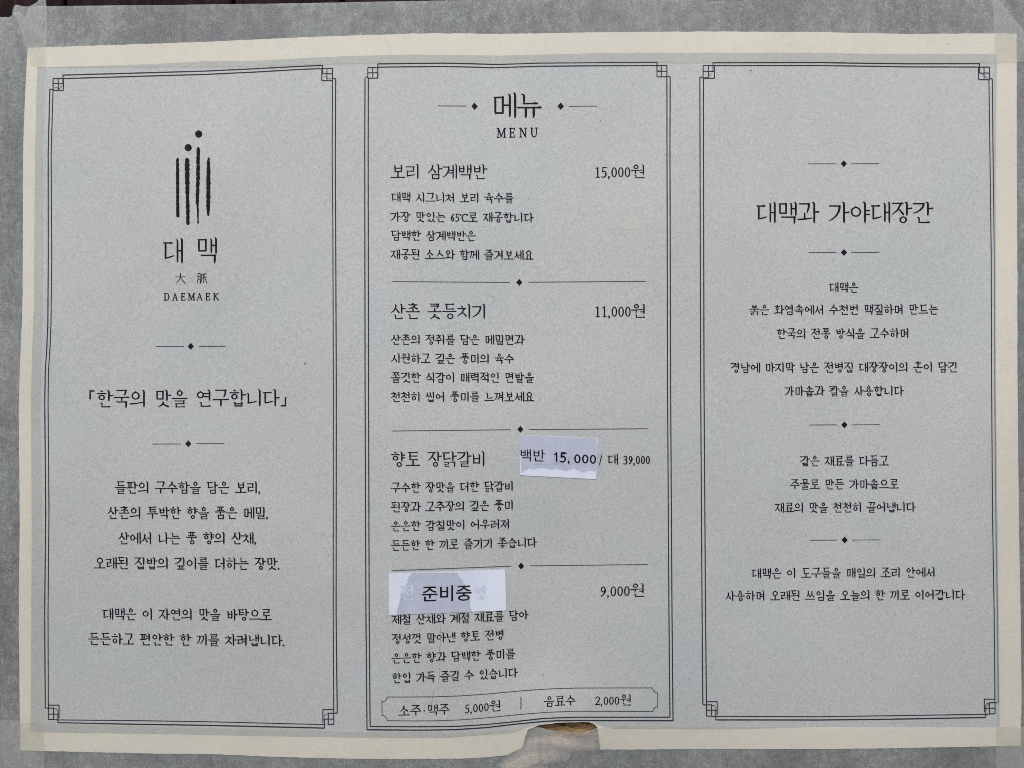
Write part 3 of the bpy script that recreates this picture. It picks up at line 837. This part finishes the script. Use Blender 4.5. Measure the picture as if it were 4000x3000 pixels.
# logo ------------------------------------------------------------------
lg = D.objects.new('logo', None); C.objects.link(lg); lg.parent = menu; lg.location = P(750, 900, DZ_INK) - menu.location
def rough_bar(pts, seed):
    ink = Ink(); out = []
    for (x, y, w0), (x2, y2, w2) in zip(pts, pts[1:]):
        n = max(2, int((y2 - y) / 5))
        for k in range(n):
            t = k / n; yy = y + (y2 - y) * t
            out.append((x + (x2 - x) * t + 2.0 * noise.noise(Vector((yy / 12, seed, 0))), yy, (w0 + (w2 - w0) * t) * (1 + .42 * noise.noise(Vector((yy / 9, seed, 4))))))
    out.append(pts[-1]); ink.ribbon(out); ink.build('brush_bar', M_INK, lg, DZ_INK)
rough_bar([(693.5, 622, 10), (693.5, 660, 12), (694, 780, 11.5), (694.5, 843, 13)], 1)
rough_bar([(730.4, 624, 17), (731, 650, 18.5), (732, 740, 15.5), (732.5, 786, 12), (733.5, 800, 14), (734, 873, 12.5)], 2)
rough_bar([(774.2, 580, 13), (773.5, 690, 14), (771.5, 760, 13), (770, 795, 11.5), (772.5, 805, 7.5), (773.5, 872, 5)], 3)
rough_bar([(814.5, 620, 10), (814, 665, 15), (814, 730, 16), (813.5, 800, 15), (812.5, 825, 12), (813.5, 840, 8)], 4)
for cx_, cy_, r in ((776, 523.3, 14), (735, 576.6, 14)):
    i = Ink(); i.poly([(cx_ + r * (1 + .03 * math.sin(5 * a + cx_)) * math.cos(a), cy_ + r * (1 + .03 * math.cos(4 * a)) * math.sin(a)) for a in [2 * math.pi * k / 32 for k in range(32)]])
    i.build('dot', M_INK, lg, DZ_INK)
ink_line('대', 638.6, 716.5, 929, 929, 100, .90, name='logo_text', parent=lg)
ink_line('맥', 768, 850, 926.5, 926, 100, .90, name='logo_text', parent=lg)
latin_line('DAEMAEK', 640, 855, 1146, 1144.5, 27.5, 1.05, lg, 'logo_text', .30)
i = Ink(); pn = Pen(i, 0, 9, 6)     # the two Chinese characters
pn.bar(4, 96, 66); pn.rib([(50, 98, 9), (49, 66, 9), (38, 36, 8), (6, 4, 4)]); pn.rib([(52, 64, 5), (70, 30, 8), (96, 4, 10)])
i.build('logo_text', M_INK, lg, DZ_INK, lambda gx, gy: (685 + gx * .405, 1108 - gy * .405))
i = Ink(); pn = Pen(i, 0, 8, 5.5)
pn.rib([(12, 94, 8), (11, 40, 8), (2, 2, 5)]); pn.rib([(12, 94, 5), (34, 94, 6), (35, 4, 8), (28, 6, 4)]); pn.ln(12, 66, 34, 66, 5, 5); pn.ln(12, 40, 34, 40, 5, 5)
pn.rib([(92, 96, 7), (70, 88, 5.5), (48, 84, 4)]); pn.rib([(49, 85, 8), (48, 40, 8), (38, 2, 5)]); pn.rib([(64, 86, 8), (64, 8, 8), (74, 18, 4)])
pn.rib([(78, 84, 6), (80, 50, 7), (98, 6, 9)]); pn.rib([(96, 62, 6), (82, 50, 4)]); pn.ln(64, 56, 78, 62, 4.5, 4.5)
i.build('logo_text', M_INK, lg, DZ_INK, lambda gx, gy: (769 + gx * .39, 1107.5 - gy * .42))

# text lines --------------------------------------------------------------
def T(*a, **k): return ink_line(*a, parent=menu, **k)
T('한국의 맛을 연구합니다', 379, 1090, 1523.5, 1519.5, 68, 1.06)
i = Ink(); i.ribbon([(369, 1527, 5), (352, 1527, 5.5), (351.5, 1560, 6.5)], caps=False); i.build('bracket', M_INK, menu, DZ_INK)
i = Ink(); i.ribbon([(1115, 1551, 6.5), (1114.5, 1585, 5.5), (1096, 1585, 5)], caps=False); i.build('bracket', M_INK, menu, DZ_INK)
T('들판의 구수함을 담은 보리,', 449.8, 1016.5, 1880, 1880, 48, 1.22)
T('산촌의 투박한 향을 품은 메밀,', 419, 1046.8, 1978.7, 1979, 48, 1.22)
T('산에서 나는 풍 향의 산채,', 462, 1000.4, 2078, 2078, 48, 1.22)
T('오래된 집밥의 깊이를 더하는 장맛.', 368.8, 1092.4, 2175, 2178, 48, 1.22)
T('대맥은 이 자연의 맛을 바탕으로', 401, 1060.8, 2374.5, 2378, 47, 1.22)
T('든든하고 편안한 한 끼를 차려냅니다.', 346, 1112, 2472, 2478, 47, 1.25)

T('보리 삼계백반', 1527, 1902, 639.5, 641, 59, 1.08, name='dish_name')
T('15,000원', 2324.5, 2521.5, 643, 642, 54, 1.1, name='price')
T('대맥 시그니처 보리 육수를', 1528.7, 2006, 750, 753, 40, 1.3)
T('가장 맛있는 65℃로 재공합니다', 1525, 2083.6, 826, 830, 40, 1.3)
T('담백한 삼계백반은', 1527.6, 1858.5, 899, 901, 40, 1.3)
T('재공된 소스와 함께 즐겨보세요', 1526, 2083.6, 973, 976, 40, 1.3)
T('산촌 콧등치기', 1527.6, 1900, 1186, 1186, 59.5, 1.08, name='dish_name')
T('11,000원', 2324.5, 2524, 1187, 1186, 55, 1.1, name='price')
T('산촌의 정취를 담은 메밀면과', 1527.6, 2046.8, 1306, 1307, 40, 1.3)
T('시원하고 깊은 풍미의 육수', 1527.6, 2007.7, 1379.4, 1381, 40, 1.3)
T('쫄깃한 식감이 매력적인 면발을', 1527.6, 2085.8, 1454, 1454, 40.5, 1.3)
T('천천히 씹어 풍미를 느껴보세요', 1527.6, 2085.8, 1530, 1528.6, 40.5, 1.3)
T('향토 장닭갈비', 1528.7, 1897.6, 1764, 1762, 60, 1.08, name='dish_name')
T('/ 대 39,000', 2342, 2540.4, 1773, 1772, 44, 1.25, name='price', space=40)
T('구수한 장맛을 더한 닭갈비', 1527.6, 2006, 1885, 1878, 40.5, 1.3)
T('된장과 고추장의 깊은 풍미', 1527.6, 2006, 1961, 1952.6, 40.5, 1.3)
T('은은한 감칠맛이 어우러져', 1527.6, 1991.7, 2035.6, 2026, 40, 1.3)
T('든든한 한 끼로 즐기기 좋습니다', 1527.6, 2095.7, 2111, 2097.5, 40.5, 1.3)
T('9,000원', 2346.7, 2520, 2281, 2278, 53, 1.1, name='price')
T('제철 산채와 계절 재료를 담아', 1530, 2063, 2399, 2380, 40.5, 1.3, bulge=4.5)
T('정성껏 말아낸 향토 전병', 1531.8, 1969.6, 2476, 2458, 40, 1.3, bulge=2)
T('은은한 향과 담백한 풍미를', 1530, 2012, 2551.4, 2532.5, 40, 1.3, bulge=2)
T('한입 가득 즐길 수 있습니다', 1531.8, 2021, 2628.5, 2606, 40.5, 1.3, bulge=2)

T('대맥과 가야대장간', 2955.4, 3643.6, 788, 787, 84.5, 1.0, name='heading_text')
T('대맥은', 3239.8, 3353, 1102, 1102, 41, 1.28)
T('붉은 화염속에서 수천번 맥질하며 만드는', 2928, 3665, 1190, 1187.5, 40.5, 1.28)
T('한국의 전통 방식을 고수하며', 3034.4, 3551.6, 1283, 1280.5, 41, 1.28)
T('경남에 마지막 남은 전병집 대장장이의 혼이 담긴', 2854, 3739.5, 1415.5, 1413, 41, 1.28)
T('가마솥과 칼을 사용합니다', 3064.8, 3529, 1507, 1505.5, 41, 1.28)
T('같은 재료를 다듬고', 3125.4, 3471, 1780, 1779, 41, 1.28)
T('주물로 만든 가마솥으로', 3086.6, 3510.8, 1872, 1870, 40, 1.28)
T('재료의 맛을 천천히 끌어냅니다', 3027, 3575.5, 1962.5, 1960, 40.5, 1.28)
T('대맥은 이 도구들을 매일의 조리 안에서', 2936.5, 3654, 2219, 2214.5, 41, 1.28)
T('사용하며 오래된 쓰임을 오늘의 한 끼로 이어갑니다', 2833.5, 3769, 2307, 2302, 41, 1.28)

# price cartouche at the foot of the middle panel
pb = D.objects.new('drinks_box', None); C.objects.link(pb); pb.parent = menu; pb.location = P(2030, 2760, DZ_INK) - menu.location
i = Ink()
outl = [(1512.5, 2722.5), (1600, 2722.6), (1700, 2721.5), (1802, 2718), (1900, 2711), (1998, 2702), (2070, 2696), (2142, 2691), (2251, 2687.5), (2400, 2687), (2548, 2687),
        (2552, 2696), (2558, 2703), (2569, 2707.6), (2569, 2760), (2558, 2764), (2552, 2771), (2550, 2779),
        (2400, 2778.5), (2251, 2778), (2142, 2782), (2070, 2787.5), (1994, 2794), (1900, 2804), (1795, 2812), (1700, 2815.5), (1600, 2816), (1512.5, 2815), (1511, 2806), (1504, 2798), (1492.6, 2794),
        (1491.5, 2741.8), (1504, 2738), (1510, 2731), (1512.5, 2722.5)]
polyline(outl, 3.0, None, None, None, i, step=24); i.build('box_outline', M_GREY, pb, DZ_INK)
ink_line('소주·맥주', 1557, 1757, 2756, 2749, 42, 1.25, name='drink_text', parent=pb)
ink_line('5,000원', 1817, 1958, 2745, 2733, 44, 1.15, name='drink_text', parent=pb)
ink_line('음료수', 2126, 2249, 2719, 2714, 42, 1.2, name='drink_text', parent=pb)
ink_line('2,000원', 2327, 2468, 2713, 2711.5, 44, 1.15, name='drink_text', parent=pb)
i = Ink(); i.ribbon([(2035, 2723, 3.6), (2035, 2769, 3.6)]); i.build('separator', M_INK, pb, DZ_INK)

# small stains and flecks lying in the paper
M_SMUDGE = flat_mat('yellow_smudge', (.485, .505, .47), .9)
sm = [(2415, 885), (2440, 868), (2462, 852), (2485, 848), (2502, 856), (2506, 872), (2490, 890), (2462, 898), (2438, 894)]
ngon('smudge', sm, DZ_INK - 2e-5, M_SMUDGE, menu, rag=9, seed=4, label='pale yellow smudge on the middle panel')
i = Ink()
for k in range(150):
    x, y = random.uniform(190, 3860), random.uniform(300, 2800); a = random.uniform(0, 3.1); l = random.uniform(.4, 2.0)
    i.ribbon([(x, y, random.uniform(1.2, 2.6)), (x + l * math.cos(a), y + l * math.sin(a), 1.4)])
for x, y, r in ((2933, 275, 5), (3703, 169, 4), (2345, 472, 4)): i.ribbon([(x, y, r), (x + 2, y + .5, r * .7)])
i.build('fleck', ink_mat('fleck', (.06, .06, .07)), menu, DZ_INK + 3e-5, kind='stuff')
i = Ink(); i.ribbon([(1190, 1419, 4), (1194, 1422, 4)]); i.build('red_fleck', ink_mat('red_fleck', (.20, .05, .02)), menu, DZ_INK + 4e-5)

M_CREASE = flat_mat('paper_crease', (.27, .28, .29), .9)
for pts in ([(1722, 2436), (1720, 2500), (1716, 2545)], [(1719, 2585), (1717, 2640), (1712, 2668)], [(1694, 2700), (1688, 2730), (1682, 2775)]):
    i = Ink(); p_ = densify(pts, 8)
    i.ribbon([(x + noise.noise(Vector((y / 8, 1, 1))), y, 1.6 * (.7 + .6 * abs(noise.noise(Vector((y / 12, 2, 2)))))) for x, y in p_], caps=False)
    i.build('crease', M_CREASE, menu, DZ_INK + 2e-5)
for pts in ([(211, 345), (215, 339), (221, 340), (226, 346), (234, 345), (240, 338), (243, 329)], [(1268, 297), (1277, 305), (1287, 309), (1296, 303)], [(2752, 301), (2762, 303), (2768, 300), (2779, 287)], [(3832, 286), (3842, 292), (3850, 301), (3858, 306)], [(2573, 276), (2579, 271)], [(3857, 2755), (3852, 2763), (3862, 2750)]):
    i = Ink(); i.ribbon([(x, y, 1.8) for x, y in pts], caps=False)
    i.build('stray_mark', M_LINE, menu, DZ_INK + 1e-5)

# ------------------------------------------------------------------ the two correction labels
def band(name, rows, dz, m, parent, seed, rag, label=None, axis='y', step=4):
    """strip between two edges: rows = (key, lo, hi) along the axis"""
    k0, k1 = rows[0][0], rows[-1][0]; n = int((k1 - k0) / step)
    A = [(k, a) for k, a, b in rows]; B = [(k, b) for k, a, b in rows]; vs, fs = [], []; nr = 30
    for i_ in range(n + 1):
        k = k0 + (k1 - k0) * i_ / n
        a = interp(A, k) + (rag * noise.noise(Vector((k / 6, 1, seed))) if axis == 'y' else 0)
        b = interp(B, k) + rag * noise.noise(Vector((k / 6, 7, seed)))
        for j in range(nr + 1):
            q = a + (b - a) * j / nr
            if axis == 'y':
                t_ = (q - 1518) / 458.0
                vs.append(P(q, min(max(k, 2241.6 - 16 * t_), 2401.6 - 17.8 * t_), dz))
            else: vs.append(P(k, q, dz))
    R = nr + 1
    for i_ in range(n):
        for j in range(nr):
            q = i_ * R + j; f = (q, q + 1, q + R + 1, q + R)
            fs.append(f if axis == 'x' else f[::-1])
    return mesh(name, vs, fs, m, parent, label=label)

def label_thing(quad, desc, dz):
    cx_ = sum(q[0] for q in quad) / 4; yb = max(q[1] for q in quad)
    t = thing('correction_label', desc, 'sticker', P(cx_, yb, dz), group='white correction labels stuck on the menu')
    n = 12; vs, fs = [], []
    for a in range(n + 1):
        for b in range(n + 1):
            u, v = a / n, b / n
            x = (quad[0][0] * (1-u) + quad[1][0] * u) * (1-v) + (quad[3][0] * (1-u) + quad[2][0] * u) * v
            y = (quad[0][1] * (1-u) + quad[1][1] * u) * (1-v) + (quad[3][1] * (1-u) + quad[2][1] * u) * v
            vs.append(P(x, y, dz))
    for a in range(n):
        for b in range(n):
            q = a * (n+1) + b; fs.append((q, q + 1, q + n + 2, q + n + 1))
    ring = [a * (n+1) for a in range(n+1)] + [n * (n+1) + b for b in range(1, n+1)] + [a * (n+1) + n for a in range(n-1, -1, -1)] + list(range(n-1, 0, -1))
    base = len(vs)
    for k in ring: vs.append(vs[k] + Vector((0, .0002, 0)))
    for k in range(len(ring)):
        fs.append((ring[k], ring[(k+1) % len(ring)], base + (k+1) % len(ring), base + k))
    mesh('label_paper', vs, fs, M_LABEL, t)
    return t

def sans(text, x0, x1, yl, yr, ht, dz, m, parent, name='label_text', bold=0.0, sp=1.0, shear=0.0):
    c = D.curves.new('tmp', 'FONT'); c.body = text; c.offset = bold; c.space_character = sp; c.resolution_u = 4
    o = D.objects.new('tmp', c); C.objects.link(o)
    me = D.meshes.new_from_object(o.evaluated_get(bpy.context.evaluated_depsgraph_get()))
    D.objects.remove(o)
    xs = [v.co.x for v in me.vertices]; ys = [v.co.y for v in me.vertices]
    X0, X1, Y0, Y1 = min(xs), max(xs), min(ys), max(ys)
    if ht is None: raise ValueError
    vs = []
    for v in me.vertices:
        t = (v.co.x - X0) / (X1 - X0)
        x = x0 + (x1 - x0) * t
        y = yl + (yr - yl) * t + ht * (1 - (v.co.y - Y0) / (Y1 - Y0))
        vs.append(P(x, y, dz))
    fs = [tuple(p.vertices) for p in me.polygons]
    D.meshes.remove(me)
    return mesh(name, vs, fs, m, parent)

la = label_thing([(1518.3, 2241), (1974, 2225), (1977.2, 2384.4), (1520.4, 2402.3)], 'large white label with three black Korean letters, above the last dish text', DZ_LABEL)
band('darker_area', [(2237, 1610, 1786), (2252, 1598, 1793), (2262, 1592, 1804), (2267, 1586, 1806), (2271, 1596, 1807), (2290, 1581, 1822), (2312, 1568, 1836), (2345, 1562, 1836), (2366, 1556, 1834), (2386, 1551, 1842), (2403, 1549, 1843)], DZ_LABEL + .00003, M_PATCH, la, 11, 6, label='darker patch across the middle of the label')
ink_line('전', 1562, 1620, 2288, 2287, 58, 1.4, name='show_through', parent=la, m=M_GHOST, dz=DZ_LABEL + .00005)
ink_line('병', 1852, 1900, 2286, 2285, 58, 1.4, name='show_through', parent=la, m=M_GHOST, dz=DZ_LABEL + .00005)
sans('준비중', 1648.5, 1842, 2289, 2284, 62, DZ_LABEL + .00008, M_LABINK, la, bold=.008)
lb = label_thing([(2037.5, 1698.5), (2335, 1713.5), (2329.5, 1872), (2030.5, 1856.5)], 'small white price label reading 15,000, tilted beside the third dish name', DZ_LABEL)
band('darker_area', [(2036, 1699.5, 1846), (2050, 1699.6, 1838), (2066, 1700.4, 1830), (2085, 1701.5, 1834), (2105, 1702.5, 1829), (2128, 1703.6, 1828), (2150, 1704.6, 1834), (2180, 1706, 1832), (2205, 1707.4, 1840), (2228, 1708.5, 1836), (2236, 1709, 1828), (2262, 1710.3, 1840), (2285, 1711.4, 1846), (2300, 1712.2, 1838), (2318, 1713, 1842), (2330.5, 1713.8, 1836)], DZ_LABEL + .00003, M_PATCH, lb, 21, 8, label='darker patch across the middle of the label', axis='x')
ink_line('소', 2088, 2140, 1784, 1785, 34, 1.6, name='show_through', parent=lb, m=M_GHOST2, dz=DZ_LABEL + .00005)
ink_line('5,0', 2160, 2250, 1772, 1776, 44, 1.5, name='show_through', parent=lb, m=M_GHOST2, dz=DZ_LABEL + .00005)
sans('백반', 2034, 2128, 1754, 1756, 48, DZ_LABEL + .00008, M_LABINK, lb, bold=.004)
i = Ink(); pn = Pen(i, 0, 13, 15)
pn.rib([(2, 64, 10), (12, 72, 11), (17, 79, 11)]); pn.rib([(19, 78, 13), (19, 9, 13)])
dig(pn, '5', 43, 58)
pn.rib([(116, 12, 15), (118, 5, 12), (112, -7, 6)])
for x in (160, 223, 285): i.ring(x + 26, 37, 26, 36, 13, 11)
i.build('label_text', M_LABINK, lb, DZ_LABEL + .00008, lambda gx, gy: (2165 + gx * .486, 1768 + 5.5 * gx / 337 + 39 - gy * .486))

# ------------------------------------------------------------------ tan lump behind the tape at the bottom
def lump():
    vs, fs = [], []
    nu, nv = 60, 26
    # axis from upper right to lower left
    ax = [(2400, 2850), (2335, 2866), (2240, 2880), (2160, 2896), (2085, 2935), (2030, 2990), (1995, 3040)]
    wd = [20, 60, 72, 82, 84, 70, 58]
    for i in range(nu + 1):
        t = i / nu * (len(ax) - 1); k = min(int(t), len(ax) - 2); f = t - k
        cx_ = ax[k][0] * (1-f) + ax[k+1][0] * f; cy_ = ax[k][1] * (1-f) + ax[k+1][1] * f; w_ = wd[k] * (1-f) + wd[k+1] * f
        dx, dy = ax[k+1][0] - ax[k][0], ax[k+1][1] - ax[k][1]; l = math.hypot(dx, dy); nx_, ny_ = -dy / l, dx / l
        for j in range(nv + 1):
            a = math.pi * j / nv
            r = 1 + .10 * math.sin(6 * a + i * .35) + .05 * noise.noise(Vector((i * .3, j * .5, 0)))
            x = cx_ + nx_ * w_ * math.cos(a) * r; y = cy_ + ny_ * w_ * math.cos(a) * r
            z = -.0025 + .0055 * math.sin(a) * r * min(1, w_ / 60)
            zz = min(Hboard(x, y) + z, H(x, y) - .0013)
            vs.append(P(x, y, zz - Hboard(x, y), Hboard))
    for i in range(nu):
        for j in range(nv):
            q = i * (nv + 1) + j; fs.append((q, q + 1, q + nv + 2, q + nv + 1))
    o = mesh('wood_knot', vs, fs, M_KNOT, smooth=True)
    o['label'] = 'light brown fibrous lump showing through the gap under the middle panel'
    o['category'] = 'knot'
lump()

# ------------------------------------------------------------------ masking tape
def tape(name_i, desc, at):
    return thing('masking_tape', desc, 'tape', at, group='strips of translucent masking tape round the menu')
# left strip
t = tape(0, 'left vertical strip of translucent masking tape with a torn top end', P(80, 3000))
LT = [(-140, 72), (-60, 69), (0, 65), (9, 67.5), (20, 66), (32, 68.5), (47, 61), (48, 55), (40, 47), (38, 18), (46, 14), (58, 19), (68, 19), (86, 24), (104, 25), (118, 24), (128, 17), (138, 13), (146, 6), (152, -3), (158, -12), (200, -14)]
sheet('strip', [(-20, -140), (3100, -140)], [(-14, 178), (20, 181), (60, 183.5), (110, 183.5), (190, 181), (262, 177), (348, 174), (600, 165), (1000, 165.7), (1361, 160), (1600, 155), (2000, 161.5), (2400, 165.6), (2811, 168), (2933, 173), (3000, 174), (3100, 174)],
      LT, [(-140, 3100), (200, 3100)], DZ_TAPE, M_TAPE[0], t, rag=1.2, seed=3, xs_extra=[x for x, _ in LT])
sheet('adhesive', [(-20, -140), (3100, -140)], [(-14, 178), (60, 183), (190, 181), (600, 165), (2000, 161), (3000, 173), (3100, 173)], LT, [(-140, 3100), (200, 3100)], DZ_GLUE, M_GLUE, t, rag=1.2, seed=3, xs_extra=[x for x, _ in LT])
# right strip
t = tape(1, 'right vertical strip of translucent masking tape along the edge', P(3950, 3000))
sheet('strip', [(-80, 3876), (0, 3877), (130, 3885), (300, 3883), (600, 3881.7), (1000, 3882), (1500, 3884), (2000, 3888), (2400, 3890.8), (2832, 3890.8), (3100, 3892)], [(-80, 4140), (3100, 4140)],
      [(3800, -80), (4200, -80)], [(3800, 3100), (4200, 3100)], DZ_TAPE, M_TAPE[1], t, rag=.8, seed=6)
sheet('adhesive', [(-80, 3877), (3100, 3891)], [(-80, 4140), (3100, 4140)], [(3800, -80), (4200, -80)], [(3800, 3100), (4200, 3100)], DZ_GLUE, M_GLUE, t, rag=.8, seed=6)
# top strip (torn left end, slanted right end)
t = tape(2, 'top horizontal strip of translucent masking tape above the panels', P(2000, 260))
TT = [(183, 23.5), (256, 23), (700, 19), (800, 17), (1200, 12), (1600, 3.6), (1790, 1), (2200, -4), (2700, -4), (2760, 1.5), (2900, 1.5), (2960, -6), (3895, -12)]
TB = [(150, 262), (176, 261), (800, 259.7), (1000, 257), (1250, 249.6), (1475, 245), (1735, 244), (1850, 247), (1950, 250), (2100, 245.5), (2560, 241.6), (2650, 244.5), (2785, 243), (3200, 242), (3400, 245), (3885, 244.5), (4020, 240)]
# triangulate through a grid that follows the surface: build as columns
def tape_poly(name, ys_top, ys_bot, m, parent, dz, seed, rag=1.0, step=20):
    xs = sorted(set([x for x, _ in ys_top] + [x for x, _ in ys_bot] + [ys_top[0][0] + k * step for k in range(int((ys_top[-1][0] - ys_top[0][0]) / step) + 1)]))
    vs, fs = [], []; nr = 12
    for x in xs:
        a, b = interp(ys_top, x), interp(ys_bot, x)
        a += rag * noise.noise(Vector((x / 8, 0, seed))); b += rag * noise.noise(Vector((x / 8, 5, seed)))
        for j in range(nr + 1): vs.append(P(x, a + (b - a) * j / nr, dz))
    R = nr + 1
    for i_ in range(len(xs) - 1):
        for j in range(nr):
            q = i_ * R + j; fs.append((q, q + 1, q + R + 1, q + R))
    return mesh(name, vs, fs, m, parent, smooth=True)
TOPT = [(55, 52), (60, 47), (68, 44), (82, 50), (92, 58), (101, 57), (106, 44), (112, 32), (119, 25), (150, 24)] + TT + [(3925, 28), (3962, 74), (3998, 118), (4060, 150)]
TOPB = [(55, 60), (66, 78), (74, 100), (84, 122), (95, 152), (106, 186), (118, 250), (150, 262)] + TB[1:] + [(4060, 241)]
tape_poly('strip', TOPT, TOPB, M_TAPE[2], t, DZ_TAPE + .0001, 8, rag=1.4)
tape_poly('adhesive', TOPT, TOPB, M_GLUE, t, DZ_GLUE + .0001, 8, rag=1.4)
# bottom strip
t = tape(3, 'bottom horizontal strip of translucent masking tape, loose below the middle panel', P(2000, 3050))
BT = [(-140, 2806), (0, 2811.6), (78, 2817.7), (165, 2820), (225, 2823), (500, 2831), (800, 2838), (1100, 2847), (1450, 2855), (1790, 2856), (1900, 2849), (2000, 2843.5), (2060, 2842), (2111, 2841), (2130, 2848), (2171, 2855.5), (2212, 2857), (2260, 2862.5), (2285, 2860), (2320, 2849), (2334, 2841), (2361, 2833.5), (2402, 2831), (2480, 2832), (2620, 2832.5), (2800, 2834), (3200, 2838.5), (3890, 2839), (4140, 2838)]
tape_poly('strip', BT, [(-140, 3100), (4140, 3100)], M_TAPE[3], t, DZ_TAPE + .0002, 12, rag=1.0)
tape_poly('adhesive', BT, [(-140, 3100), (4140, 3100)], M_GLUE, t, DZ_GLUE + .0002, 12, rag=1.0)
